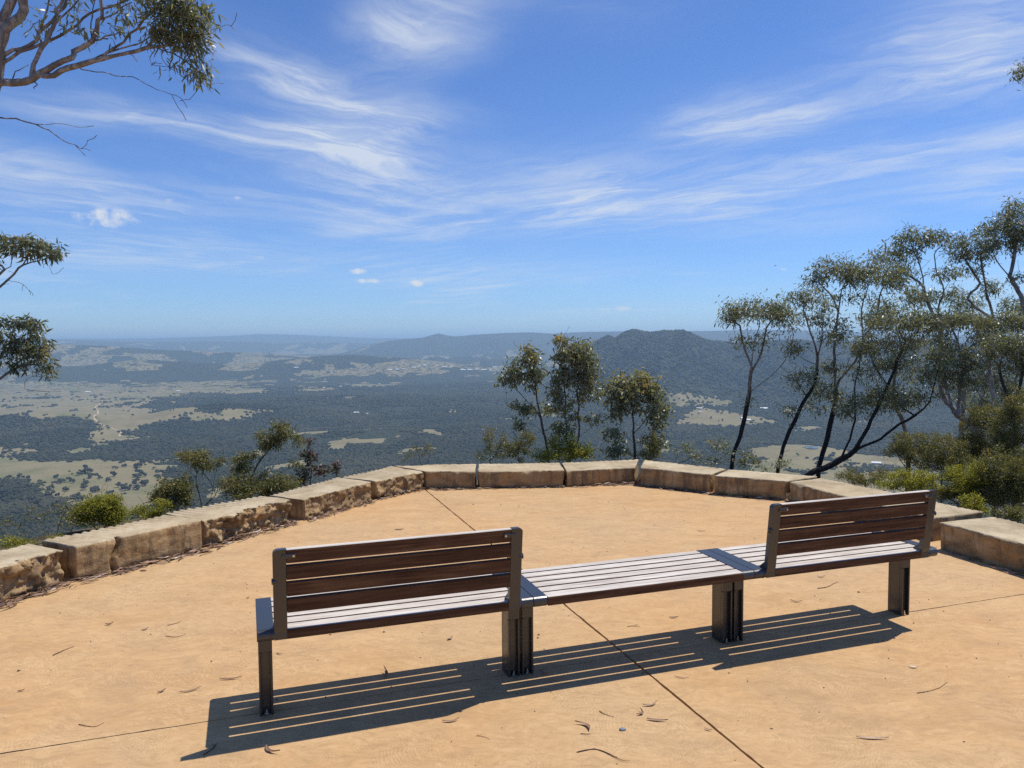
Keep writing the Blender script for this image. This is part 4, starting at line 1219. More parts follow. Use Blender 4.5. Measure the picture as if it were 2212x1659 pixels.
PXM = 1.0 / (2212 * FOC)
TREE_SEED = [100]
def plant(name, label, cat, group, Y, limbs, blobs, mat, bark, base_r, leaf=0.070, ratio=0.22, per=11, dens=12.0, spread=0.155, droop=0.8, burn=None, tipr=0.003, top_tint=0.0, step=0.12, seed=None, twigs=(), wood='trunk', crown='crown', depth=1.0, expo=2.25, bare=0.35):
    """limbs and leaf masses are given as directions from the lookout plus the distance of the plant"""
    TREE_SEED[0] += 1
    rng = np.random.default_rng(TREE_SEED[0] if seed is None else seed)
    S = Skeleton(rng, step)
    def P(q):
        return at(q[0], q[1], Y + (q[2] if len(q) > 2 else 0))
    for k, lb in enumerate(limbs):
        r0 = r1 = 0.0
        if isinstance(lb[1], (int, float)): lb, r0, r1 = lb
        pts = [P(q) for q in lb]
        if k == 0:
            g = pts[0].copy(); gz = float(terrain_z(g[0], g[1])) - 0.10
            if g[2] > gz + 0.02: pts = [np.array([g[0], g[1], gz])] + pts
            pts[0][2] = min(pts[0][2], gz)
        S.limb(pts, r0, r1, jit=0.006)
    T = []
    for b in blobs:
        px, py, rx, ry = b[:4]; dy = b[4] if len(b) > 4 else 0.0; k = b[5] if len(b) > 5 else 1.0
        s = PXM * (Y + dy)
        n = max(3, int(rx * ry / dens * k))
        T += blob_targets(rng, at(px, py, Y + dy), rx * s, max(rx * s * 0.8, 0.10) * depth, ry * s, n)
    tips = S.grow(T)
    if bare > 0:
        B_ = [t_ - np.array([0, 0, 1]) * abs(rng.normal(0.10, 0.12)) + rng.normal(0, 0.10, 3) for t_ in T if rng.random() < bare]
        S.grow(B_)
    dead = []
    for tw in twigs:
        pts = [P(q) for q in tw[0]]
        S.limb(pts, tw[1], tw[2], jit=0.004)
    r = S.radii(tipr, expo, base_r, True)
    base = np.array(S.p[0])
    root = empty(name, base)
    tag(root, label, cat, group)
    me = S.mesh(wood, r, [bark], burn)
    co = np.empty(len(me.vertices) * 3, np.float32); me.vertices.foreach_get('co', co)
    co = (co.reshape(-1, 3) - base).ravel(); me.vertices.foreach_set('co', co)
    link(wood, me, root)
    # leaves around every tip
    pos, ax, tn = [], [], []
    ztop = max(t[2] for t in T); zlow = min(t[2] for t in T)
    for tp in tips:
        p = S.p[tp]; q = S.p[S.par[tp]]
        d = p - q; d = d / (np.linalg.norm(d) + 1e-9)
        m = rng.poisson(per)
        ct = rng.normal(0.38, 0.18)
        hi = max(0, (p[2] - zlow) / (ztop - zlow + 1e-6) - 0.72) / 0.28
        for _ in range(m):
            o = rng.normal(0, 1, 3); o = o / np.linalg.norm(o) * spread * rng.random() ** 0.6
            pos.append(p + o * np.array([1, 1, 0.75]) - d * rng.uniform(0, spread))
            a = rng.normal(0, 1, 3) * 0.62 + o / spread * 0.5 + np.array([0, 0, -droop]) + d * 0.35
            ax.append(a)
            tn.append(np.clip(ct + rng.normal(0, 0.14) + top_tint * hi * rng.random(), 0, 1))
    pos = np.array(pos) - base
    n = len(pos)
    ln = leaf * rng.uniform(0.6, 1.25, n)
    me = leaves_mesh(crown, pos, ax, ln, ln * ratio * rng.uniform(0.75, 1.25, n), mat, rng, np.array(tn))
    tag(link(crown, me, root), kind='stuff')
    return root

def burn_to(z0, z1):
    return lambda p, r: float(np.clip((z1 - p[2]) / (z1 - z0), 0, 1)) if r > 0.007 else 0.25
GR = 'slender gum trees beyond the kerb'
# --- the clump of gums to the right
plant('gum_tree', 'slender gum with flat umbrella crown and black base, standing apart from the clump', 'tree', GR, 11.6,
      [[(1580, 1012), (1602, 927), (1620, 848), (1622, 808), (1627, 754)], [(1622, 808), (1645, 759), (1655, 709), (1679, 684)], [(1622, 788), (1605, 739), (1598, 704), (1580, 692)], [(1625, 838), (1664, 813), (1694, 779), (1712, 739), (1712, 712)], [(1627, 754), (1640, 709), (1640, 690)]],
      [(1635, 668, 72, 22, 0, 1.25), (1580, 686, 26, 14), (1700, 690, 24, 22), (1610, 730, 26, 12, 0, .5), (1655, 735, 28, 14, 0, .4), (1612, 862, 8, 6)], GUM, BARK, 0.052, burn=burn_to(0.4, 1.2), seed=301)
plant('gum_tree', 'thin leaning gum with blackened trunk and small split crown next to the umbrella crowned one', 'tree', GR, 11.9,
      [[(1679, 1019), (1699, 947), (1734, 873), (1759, 828), (1766, 769), (1751, 719), (1736, 672)], [(1766, 769), (1779, 719), (1774, 685)], [(1744, 855), (1728, 835), (1722, 825)], [(1762, 790), (1725, 770), (1714, 762)], [(1720, 905), (1706, 893)]],
      [(1739, 642, 42, 17), (1765, 690, 28, 18, 0, .7), (1734, 818, 32, 16), (1714, 752, 24, 16, 0, .8), (1702, 885, 14, 12), (1790, 660, 18, 14), (1792, 730, 20, 16, 0, .6)], GUM, BARK, 0.048, burn=burn_to(0.7, 1.9), seed=302)
plant('gum_tree', 'gum with two stems and broad double crown rising above its neighbours', 'tree', GR, 12.3,
      [[(1769, 1012), (1799, 898), (1806, 858), (1811, 823), (1848, 779), (1863, 729), (1862, 669), (1872, 630)], [(1806, 843), (1803, 759), (1811, 674), (1818, 625)], [(1863, 729), (1890, 690), (1900, 640)], [(1803, 740), (1825, 715)], [(1806, 850), (1785, 835)], [(1812, 665), (1790, 635), (1770, 610)]],
      [(1804, 582, 50, 22), (1890, 585, 66, 28), (1850, 600, 30, 20), (1760, 608, 24, 14), (1935, 610, 30, 18), (1820, 703, 22, 13), (1805, 730, 26, 12, 0, .8), (1798, 795, 30, 16, 0, .8), (1775, 850, 40, 18), (1830, 640, 60, 14, 0, .4), (1750, 880, 18, 10, 0, .7)], GUM, BARK, 0.062, burn=burn_to(0.3, 1.5), seed=303)
plant('gum_tree', 'gum with black trunk leaning low over the kerb and several rising stems', 'tree', GR, 11.3,
      [[(1742, 1030), (1803, 1002), (1848, 972), (1903, 947), (1927, 927), (1977, 898), (2007, 868), (2017, 833), (2030, 790)], [(1823, 990), (1846, 907), (1848, 838), (1858, 774)], [(1848, 972), (1883, 907), (1917, 833), (1940, 780), (1957, 734)], [(1917, 833), (1895, 800), (1880, 770)], [(1977, 898), (1950, 880), (1935, 865)], [(1846, 907), (1830, 890)]],
      [(1937, 690, 62, 24), (2000, 694, 36, 26), (1878, 745, 42, 24), (1905, 858, 45, 24), (1962, 862, 40, 22), (1828, 873, 30, 20), (1945, 740, 40, 22, 0, .6), (2030, 770, 30, 22), (1860, 810, 26, 18, 0, .6), (1990, 810, 30, 18, 0, .7)], GUM, BARK, 0.075, burn=burn_to(1.1, 1.9), seed=304)
plant('gum_tree', 'tall pale trunked gum with two rounded tufts on fork of bare stems', 'tree', GR, 15.5,
      [[(2105, 950), (2075, 900), (2040, 860), (2032, 808), (2032, 709), (2026, 666), (2040, 628), (2023, 590), (2018, 550)], [(2032, 709), (2002, 650), (1996, 618), (1991, 582), (1977, 550)], [(1991, 582), (2010, 560)], [(2040, 628), (2052, 606)], [(1996, 618), (1960, 590), (1935, 570)]],
      [(1962, 512, 30, 17), (2026, 510, 28, 19), (1994, 516, 26, 14), (1926, 548, 40, 22), (1950, 590, 30, 18, 0, .7), (2045, 588, 32, 13), (1975, 545, 26, 12, 0, .6), (2005, 640, 36, 16, 0, .8)], GUM, BARKP, 0.075, leaf=0.085, burn=burn_to(-1.5, 0.2), seed=305)
plant('gum_tree', 'pale gum with tall sparse crown between the tufted one and the tallest one', 'tree', GR, 16.5,
      [[(2150, 960), (2145, 860), (2132, 734), (2145, 683), (2134, 645), (2126, 604), (2118, 550)], [(2145, 690), (2091, 645), (2118, 612), (2095, 575)], [(2132, 640), (2150, 620)], [(2118, 612), (2085, 560)]],
      [(2072, 535, 30, 30), (2096, 555, 26, 22, 0, .8), (2126, 525, 34, 36), (2140, 623, 20, 20), (2100, 590, 24, 16, 0, .5)], GUM, BARKP, 0.07, leaf=0.085, burn=burn_to(-2, 0), top_tint=0.3, seed=306)
plant('gum_tree', 'tallest gum with forked pale stems at the outer side of the clump', 'tree', GR, 15.0,
      [[(2260, 960), (2240, 800), (2212, 661), (2189, 612), (2181, 596), (2159, 572), (2145, 545)], [(2181, 600), (2191, 558), (2194, 509)], [(2225, 700), (2190, 660), (2170, 640)], [(2212, 661), (2235, 600), (2245, 540)]],
      [(2172, 492, 42, 34), (2197, 455, 32, 22), (2205, 512, 30, 28), (2205, 598, 22, 10), (2245, 500, 40, 40), (2145, 530, 22, 20, 0, .7)], GUM, BARKP, 0.085, leaf=0.085, burn=burn_to(-2, 0), top_tint=0.45, seed=307)
plant('gum_tree', 'gum with low dense dark crown and streaked white trunk', 'tree', GR, 13.5,
      [[(2195, 960), (2185, 878), (2166, 828), (2161, 793), (2165, 770)], [(2185, 878), (2205, 830), (2210, 780)], [(2161, 793), (2140, 770)]],
      [(2162, 745, 48, 24), (2205, 748, 38, 34), (2190, 790, 40, 20, 0, .7), (2130, 762, 20, 14), (2225, 790, 30, 30)], GUM, BARKP, 0.07, burn=burn_to(0.8, 1.4), seed=308, per=15)
plant('gum_tree', 'low spreading gum with bare grey limbs and orange tipped leaves behind the leaning trunk', 'tree', GR, 14.2,
      [[(2110, 950), (2060, 890), (2017, 848), (1962, 818), (1942, 798)], [(2070, 905), (2075, 830), (2090, 780), (2085, 740)], [(2060, 890), (2040, 820), (2048, 740)], [(2017, 848), (2000, 800), (2010, 760)], [(2090, 920), (2130, 840), (2120, 790)]],
      [(2050, 690, 38, 20), (2094, 690, 38, 16), (2140, 696, 30, 16), (2185, 690, 30, 20), (2060, 770, 46, 22), (2100, 785, 40, 20), (2040, 810, 40, 22), (2030, 730, 30, 20, 0, .7), (2090, 830, 40, 18, 0, .6), (1980, 800, 30, 16, 0, .6), (2130, 730, 30, 18, 0, .7)], GUM, BARKP, 0.09, leaf=0.085, top_tint=0.2, burn=burn_to(-2, 0), seed=309)
plant('gum_tree', 'hazy gum farther back showing between the tufted and the sparse crowned gums', 'tree', GR, 19.0,
      [[(2075, 960), (2082, 850), (2070, 740), (2078, 690)], [(2070, 740), (2050, 690), (2055, 650)], [(2082, 800), (2110, 740), (2112, 690)]],
      [(2060, 640, 32, 20), (2098, 655, 34, 20), (2075, 690, 44, 18), (2120, 720, 34, 20), (2040, 700, 30, 18), (2110, 860, 50, 24, 0, .6), (2060, 850, 44, 22, 0, .6)], GUM, BARKP, 0.09, leaf=0.085, burn=burn_to(-4, -2), seed=315)
plant('gum_tree', 'many limbed gum filling the thicket under the tallest gum', 'tree', GR, 17.0,
      [[(2165, 960), (2172, 880), (2160, 800), (2150, 720)], [(2172, 880), (2195, 820), (2200, 700)], [(2160, 800), (2130, 760), (2120, 700)], [(2165, 900), (2120, 860), (2100, 820)]],
      [(2190, 660, 34, 22), (2150, 700, 36, 20), (2210, 700, 30, 26), (2160, 830, 50, 28), (2205, 860, 40, 30), (2110, 815, 40, 24), (2140, 880, 50, 24, 0, .7)], GUM, BARKP, 0.10, leaf=0.085, burn=burn_to(-4, -2), seed=316)
plant('gum_tree', 'slight gum with thin crossing stems behind the two stemmed gum', 'tree', GR, 14.8,
      [[(1960, 960), (1930, 860), (1935, 780), (1910, 700)], [(1930, 860), (1895, 800), (1880, 720)], [(1935, 790), (1965, 740), (1975, 660)]],
      [(1905, 660, 34, 18), (1880, 690, 30, 16), (1975, 640, 34, 20), (1950, 780, 40, 20), (1900, 790, 34, 18), (1880, 880, 36, 18, 0, .7), (1985, 740, 30, 20)], GUM, BARK, 0.06, leaf=0.08, burn=burn_to(-1.5, 0.5), seed=317)
plant('gum_tree', 'gum whose single leafy sprig hangs into view high above the clump', 'tree', None, 12.0,
      [[(2420, 960), (2400, 600), (2360, 300), (2300, 190), (2225, 165)], [(2360, 300), (2380, 150), (2400, 60)]],
      [(2207, 156, 9, 20, 0, 1.6), (2300, 130, 50, 40), (2390, 60, 60, 40)], GUM, BARKP, 0.09, seed=310)
# --- saplings in the middle
GS = 'gum saplings behind the middle of the kerb'
plant('gum_sapling', 'leaning sapling with drooping side tufts, outermost of the three by the kerb', 'tree', GS, 10.6,
      [[(1184, 992), (1173, 926), (1165, 887), (1159, 855), (1155, 811), (1147, 772)], [(1169, 899), (1138, 865), (1112, 839)], [(1177, 946), (1153, 916), (1122, 920)], [(1165, 887), (1180, 878)], [(1159, 855), (1130, 820)]],
      [(1147, 762, 20, 22), (1126, 795, 34, 24), (1102, 815, 26, 18), (1161, 800, 18, 26), (1150, 828, 22, 16, 0, .6), (1140, 887, 24, 14), (1181, 886, 16, 10), (1120, 918, 14, 11), (1107, 872, 13, 8)], GUMY, BARKD, 0.030, leaf=0.062, ratio=0.36, per=10, dens=14, spread=0.10, top_tint=0.5, seed=311, tipr=0.002)
plant('gum_sapling', 'tallest sapling by the kerb with two dark stems and dense tall crown', 'tree', GS, 10.4,
      [[(1230, 992), (1222, 920), (1221, 841), (1217, 782), (1213, 742)], [(1236, 985), (1248, 960), (1249, 901), (1247, 841), (1253, 782), (1249, 752)], [(1251, 948), (1280, 920), (1298, 901)], [(1247, 841), (1270, 800)], [(1221, 880), (1205, 860)], [(1222, 940), (1208, 925)]],
      [(1213, 735, 22, 11), (1221, 766, 26, 28), (1213, 813, 24, 28), (1200, 845, 18, 22, 0, .7), (1207, 873, 18, 22, 0, .8), (1205, 925, 14, 16), (1229, 926, 9, 11), (1255, 758, 28, 22), (1270, 785, 26, 30), (1268, 821, 28, 30), (1276, 853, 26, 20, 0, .8), (1237, 877, 18, 22, 0, .6), (1241, 903, 12, 11), (1278, 901, 16, 9), (1240, 800, 24, 30, 0, .7)], GUMY, BARKD, 0.034, leaf=0.062, ratio=0.36, per=10, dens=14, spread=0.10, top_tint=0.4, seed=312, tipr=0.002)
plant('gum_sapling', 'shorter broad sapling with yellow tipped crown above the notched stone', 'tree', GS, 10.5,
      [[(1371, 998), (1368, 920), (1368, 861), (1368, 821)], [(1370, 940), (1399, 901), (1419, 871)], [(1368, 900), (1340, 870)], [(1371, 985), (1345, 975), (1328, 968)], [(1371, 960), (1405, 945), (1418, 950)], [(1368, 880), (1395, 855)], [(1370, 950), (1335, 935)]],
      [(1368, 818, 38, 15), (1332, 836, 26, 20), (1380, 842, 42, 24), (1409, 851, 26, 24), (1340, 861, 36, 20), (1426, 888, 24, 22), (1332, 892, 20, 14), (1419, 918, 18, 12), (1322, 936, 22, 14), (1332, 975, 26, 15), (1421, 958, 22, 18), (1375, 880, 40, 16, 0, .5)], GUMY, BARKD, 0.032, leaf=0.066, ratio=0.36, per=10, dens=14, spread=0.105, top_tint=0.7, seed=313, tipr=0.002)
# --- shrubs along the back of the kerb
def shrub(label, Y, stems, blobs, mat, leaf=0.03, ratio=0.3, per=22, dens=20, spread=0.075, droop=-0.25, lush=1.0, bark=None, base_r=0.012, top_tint=0.2, seed=None, name='shrub', group='shrubs growing along the back of the kerb', **kw):
    kw.setdefault('bare', 0.25)
    if leaf < 0.035: leaf, ratio, per, spread = leaf * 1.25, ratio * 1.2, per * 1.5 * lush, spread * 1.15
    else: per *= 1.7 * lush
    return plant(name, label, 'shrub', group, Y, stems, blobs, mat, bark or BARKD, base_r, leaf, ratio, per, dens * 0.62, spread, droop, None, 0.0016, top_tint, 0.07, seed, wood='stems', crown='foliage', **kw)
shrub('yellow green feathery shrub at the feet of the saplings', 10.2, [[(1225, 1010), (1222, 985)], [(1225, 1005), (1250, 980)], [(1225, 1005), (1200, 985)]], [(1215, 980, 46, 16), (1258, 977, 28, 18), (1203, 955, 16, 18), (1232, 958, 14, 20), (1170, 985, 22, 12)], BRIGHT, 0.022, 0.3, 20, 16, 0.06, seed=321)
shrub('small brownish bush growing beside the broad sapling', 10.3, [[(1405, 1005), (1405, 975)]], [(1405, 962, 20, 26), (1405, 985, 22, 14)], OLIVE, 0.022, 0.25, 22, 18, 0.05, top_tint=0.5, seed=322)
shrub('upright olive bush with rusty tips just beyond the kerb bend', 10.8, [[(1125, 1010), (1118, 970), (1135, 940)], [(1122, 1000), (1100, 965)], [(1122, 1000), (1145, 960)]], [(1122, 968, 32, 26), (1140, 945, 14, 18), (1098, 975, 20, 20)], OLIVE, 0.022, 0.25, 20, 20, 0.05, top_tint=0.6, seed=323)
shrub('tall thin rusty tipped shrub between the kerb bend and olive bush', 10.9, [[(1060, 1010), (1058, 970), (1055, 935)], [(1060, 1000), (1080, 965), (1084, 945)]], [(1057, 945, 16, 24), (1064, 978, 20, 18), (1085, 955, 10, 22), (1040, 985, 14, 12)], OLIVE, 0.022, 0.25, 14, 20, 0.05, top_tint=0.9, seed=324)
shrub('sparse wiry shrub with yellow tips over the tapered kerb block', 11.0, [[(915, 1015), (905, 990), (900, 970)], [(915, 1010), (930, 985), (925, 970)], [(915, 1010), (880, 990)]], [(905, 978, 26, 14), (928, 975, 12, 14), (880, 990, 12, 10)], OLIVE, 0.020, 0.25, 8, 20, 0.05, top_tint=0.9, seed=325)
shrub('bare twiggy shrub with few pale leaves behind the chipped kerb block', 10.6, [[(1460, 1010), (1462, 980), (1478, 960)], [(1460, 1005), (1500, 985)], [(1540, 1010), (1548, 975), (1555, 950)], [(1545, 1000), (1575, 975)]], [(1480, 968, 18, 14), (1505, 985, 16, 10), (1552, 962, 22, 16), (1575, 975, 12, 10), (1530, 995, 30, 8)], GUMY, 0.045, 0.35, 5, 26, 0.07, 0.2, seed=326)
shrub('low leafy bush around the foot of the lone umbrella crowned gum', 10.9, [[(1620, 1015), (1612, 985)], [(1618, 1010), (1640, 990)]], [(1615, 985, 20, 14), (1640, 1000, 16, 10), (1595, 1000, 16, 10)], GUMY, 0.045, 0.35, 6, 26, 0.07, 0.2, seed=327)
shrub('small grey green bush at the foot of the leaning thin gum', 10.7, [[(1680, 1025), (1685, 1000)], [(1680, 1020), (1700, 1000)]], [(1690, 1000, 20, 14), (1665, 1012, 18, 8)], GUMY, 0.040, 0.3, 6, 24, 0.06, 0.1, seed=328)
shrub('thin stemmed shrub with tuft of narrow leaves and crooked bare stems', 8.4, [[(436, 1098), (425, 1045), (423, 1023), (418, 999)], [(472, 1090), (459, 1051), (438, 1021), (436, 1005)], [(452, 1095), (462, 1050), (470, 1000)]], [(416, 985, 30, 14), (438, 1000, 24, 14), (472, 993, 13, 8), (395, 980, 12, 8)], OLIVE, 0.058, 0.16, 12, 24, 0.07, 0.5, base_r=0.016, top_tint=0.4, seed=331)
shrub('dark stemmed shrub leaning along the kerb with narrow drooping leaves', 9.2, [[(515, 1085), (535, 1045), (550, 1015), (567, 989), (585, 965), (610, 938)], [(530, 1075), (570, 1025), (597, 989)], [(540, 1072), (598, 1027), (632, 1006)], [(535, 1045), (525, 1005)], [(567, 989), (572, 960)]],
      [(613, 926, 26, 15), (574, 952, 24, 19), (604, 950, 18, 13), (524, 992, 18, 13), (546, 984, 11, 9), (638, 1000, 10, 8), (522, 1014, 22, 12), (645, 950, 10, 14)], OLIVE, 0.060, 0.17, 12, 22, 0.07, 0.6, base_r=0.022, top_tint=0.45, seed=332)
shrub('dense olive bush below the leaning dark stems', 9.0, [[(545, 1090), (540, 1060)], [(545, 1085), (590, 1055)], [(545, 1085), (500, 1055)]], [(512, 1046, 42, 22), (580, 1044, 44, 22), (545, 1062, 60, 14), (625, 1050, 26, 14)], OLIVE, 0.045, 0.2, 13, 18, 0.07, 0.3, base_r=0.02, top_tint=0.2, seed=333)
shrub('broad leaved shrub with reddish tips on an upright dark stem', 9.9, [[(672, 1055), (671, 999), (662, 967)], [(672, 1045), (692, 1020)], [(672, 1050), (640, 1040)]], [(668, 986, 15, 16), (671, 955, 8, 8), (692, 1016, 16, 12), (643, 1040, 26, 10), (660, 1020, 14, 14)], REDL, 0.062, 0.4, 5, 24, 0.07, 0.1, base_r=0.014, top_tint=0.4, seed=334)
shrub('small reddish leaved plant by the short rough kerb block', 10.1, [[(727, 1045), (727, 1020)]], [(727, 1016, 9, 16)], REDL, 0.05, 0.4, 6, 18, 0.05, -0.3, top_tint=0.9, seed=335)
shrub('rounded dark olive bush near the leaning shrub', 8.2, [[(384, 1110), (384, 1070)], [(384, 1105), (355, 1070)], [(384, 1105), (410, 1075)]], [(384, 1055, 36, 22), (375, 1082, 40, 16), (350, 1068, 18, 12)], OLIVE, 0.024, 0.3, 22, 18, 0.06, seed=336)
shrub('bright yellow green feathery bush behind the cracked kerb block', 7.0, [[(215, 1160), (215, 1120)], [(215, 1155), (180, 1110)], [(215, 1155), (250, 1110)]], [(212, 1105, 50, 28), (235, 1085, 24, 18), (180, 1118, 26, 18), (250, 1120, 26, 16)], BRIGHT, 0.020, 0.28, 26, 17, 0.055, seed=337)
shrub('small yellow green sprig bush by the rugged ridged kerb block', 7.6, [[(346, 1130), (346, 1100)], [(330, 1130), (305, 1108)]], [(346, 1097, 16, 15), (305, 1106, 24, 12), (325, 1112, 20, 8)], BRIGHT, 0.020, 0.28, 20, 16, 0.05, seed=338)
shrub('dry wispy shrub with arching pale stems over the kerb', 6.8, [[(120, 1190), (125, 1140), (145, 1095)], [(110, 1190), (90, 1130), (70, 1105)], [(110, 1190), (50, 1150), (20, 1120)], [(140, 1185), (160, 1130)]], [(140, 1098, 30, 14), (80, 1110, 30, 12), (30, 1130, 26, 12), (150, 1130, 26, 14)], OLIVE, 0.02, 0.28, 4, 26, 0.05, top_tint=0.5, seed=339)
shrub('low green bush at the foot of the layered kerb block', 6.3, [[(20, 1205), (15, 1175)], [(20, 1200), (60, 1180)], [(100, 1180), (115, 1165)]], [(15, 1172, 30, 12), (60, 1180, 24, 8), (118, 1168, 18, 10)], BRIGHT, 0.018, 0.3, 12, 20, 0.05, seed=340)
# right hand scrub
for k, (lab, Y, bl) in enumerate([
        ('dull olive tea tree bush behind the leaning black trunk', 10.6, [(1968, 955, 44, 26), (1935, 975, 28, 16), (1990, 985, 40, 20)]),
        ('broad dull olive tea tree bush above the bright green pair', 10.2, [(2035, 970, 50, 32), (2060, 1000, 50, 24), (2010, 1000, 34, 18)]),
        ('tall feathery tea tree bush under the pale gum trunks', 10.4, [(2118, 945, 52, 42), (2090, 970, 36, 30), (2140, 985, 44, 30), (2108, 905, 28, 28), (2150, 900, 28, 30)]),
        ('tall dark tea tree bush at the outer end of the scrub', 9.6, [(2188, 930, 42, 46), (2205, 985, 40, 36), (2170, 965, 30, 30), (2202, 885, 34, 36)]),
        ('dark green bush rising behind the long chipped kerb block', 8.6, [(2160, 1022, 48, 44), (2185, 1065, 48, 40), (2140, 1065, 34, 30), (2212, 1030, 40, 50)]),
        ('dark shaded bush below the rounded bright green shrub', 8.8, [(2075, 1070, 46, 22), (2110, 1060, 36, 26), (2040, 1066, 26, 14)]),
        ('small olive bush at the end of the leaning trunk', 10.0, [(1840, 1030, 30, 16), (1868, 1040, 26, 12), (1905, 1030, 26, 14)])]):
    cx = np.mean([b[0] for b in bl]); by = max(b[1] + b[3] for b in bl)
    shrub(lab, Y, [[(cx, by + 30), (cx, by - 10)], [(cx, by + 20), (bl[0][0], bl[0][1] + 10)], [(cx, by + 20), (bl[1][0], bl[1][1])]], bl, OLIVE, 0.020, 0.26, 24, 17, 0.055, base_r=0.02, top_tint=0.35, seed=350 + k)
shrub('low spreading bright green shrub beside the bench backrest end', 9.0, [[(1965, 1075), (1965, 1045)], [(1965, 1070), (1925, 1050)]], [(1972, 1032, 50, 18), (1922, 1046, 34, 10), (1990, 1052, 40, 14)], BRIGHT, 0.017, 0.34, 26, 15, 0.05, seed=361)
shrub('rounded bright green shrub behind the very long kerb block', 8.7, [[(2089, 1070), (2089, 1040)], [(2089, 1065), (2060, 1035)], [(2089, 1065), (2120, 1035)]], [(2090, 1028, 46, 24), (2070, 1042, 40, 18), (2115, 1040, 34, 18)], BRIGHT, 0.017, 0.34, 26, 15, 0.05, seed=362)
shrub('small bright green shrub low against the joint of the last kerb blocks', 8.0, [[(2099, 1120), (2099, 1090)]], [(2099, 1084, 22, 20), (2110, 1102, 22, 12)], BRIGHT, 0.017, 0.34, 22, 16, 0.05, seed=363)
shrub('dull green low bush behind the long chipped kerb block', 7.6, [[(2198, 1135), (2198, 1115)]], [(2198, 1112, 26, 14), (2170, 1108, 24, 10)], OLIVE, 0.018, 0.34, 20, 18, 0.05, seed=364)
# --- trees reaching in from the left
plant('gum_tree', 'large pale barked gum whose ragged limbs hang over the lookout', 'tree', None, 6.2,
      [([(-190, 1300), (-150, 900), (-95, 500), (-40, 270), (-6, 165), (2, 106), (13, 64), (42, 32), (51, 0), (60, -70)], 0.065, 0.034),
       ([(-6, 180), (20, 181), (53, 176), (85, 161), (119, 138), (157, 125), (161, 112), (197, 89), (205, 70), (212, 47), (222, 25), (218, 0), (225, -50)], 0.031, 0.011),
       ([(85, 166), (116, 163), (148, 146), (190, 135), (222, 125), (275, 116), (313, 104), (334, 89), (365, 75)], 0.016, 0.005),
       ([(68, 160), (80, 123), (91, 99), (110, 70), (119, 47), (125, 21), (135, 0), (140, -50)], 0.019, 0.011),
       ([(0, 145), (42, 112), (89, 93), (148, 70), (180, 38), (212, 21), (265, 4), (310, -15)], 0.014, 0.007),
       ([(4, 116), (63, 97), (85, 68), (110, 44), (140, 10), (150, -30)], 0.017, 0.008),
       ([(212, 127), (265, 91), (296, 59), (322, 32), (345, 12)], 0.010, 0.005), ([(205, 85), (228, 80), (252, 73)], 0.008, 0.005), [(313, 104), (350, 108), (400, 130), (425, 150)], ([(190, 135), (240, 112), (300, 95), (340, 70)], 0.009, 0.004),
       ([(-30, 240), (-8, 90), (8, 40), (25, 0), (40, -60)], 0.040, 0.036), [(330, 104), (370, 95), (410, 85)], [(110, 70), (95, 50), (72, 52)], ([(27, 176), (30, 160), (40, 150), (62, 140)], 0.006, 0.003), [(130, 60), (148, 52)], [(170, 70), (180, 65)],
       ([(91, 99), (84, 70), (98, 40), (105, 0), (112, -30)], 0.009, 0.006), ([(119, 47), (150, 20), (170, 0), (185, -30)], 0.008, 0.005), ([(212, 47), (240, 36), (262, 20), (285, 5)], 0.007, 0.004), ([(197, 89), (196, 50), (200, 20), (205, -20)], 0.006, 0.004)],
      [(362, 14, 56, 30), (392, 62, 46, 34), (424, 98, 26, 26), (415, 20, 34, 30), (436, 165, 18, 14, 0, 1.3), (430, 132, 11, 12), (348, 70, 26, 18, 0, .7), (152, 47, 17, 7, 0, .8), (184, 64, 8, 6), (241, 57, 8, 5), (271, 42, 10, 10), (66, 52, 8, 5), (370, 152, 5, 7), (280, 8, 40, 12, 0, .4), (330, -40, 90, 30, 0, .6), (150, -60, 90, 30, 0, .5), (20, -80, 70, 30, 0, .5), (445, 60, 14, 20), (120, 30, 50, 20, 0, .12)],
      GUM, BARKP, 0.050, leaf=0.080, ratio=0.19, per=10, dens=31, spread=0.115, droop=0.95, tipr=0.0026, step=0.07, seed=371, top_tint=0.0, burn=lambda p, r: 0.0 if r > 0.012 else 0.45,
      twigs=[([(161, 148), (190, 152), (222, 157), (250, 163), (286, 167), (315, 180), (339, 195), (368, 203), (385, 230), (402, 260)], 0.006, 0.0012), ([(368, 203), (392, 212), (404, 232)], 0.002, 0.001),
             ([(-20, 262), (0, 254), (32, 257), (76, 269), (106, 282), (127, 296), (148, 309), (176, 318), (193, 305), (209, 292)], 0.007, 0.0015), ([(76, 269), (106, 270), (135, 267), (169, 275), (203, 272)], 0.004, 0.0012), ([(161, 313), (184, 336)], 0.002, 0.001), ([(176, 318), (196, 326)], 0.002, 0.001),
             ([(85, 178), (75, 186), (74, 192)], 0.005, 0.004), ([(340, 112), (355, 135), (368, 148)], 0.002, 0.0012)])
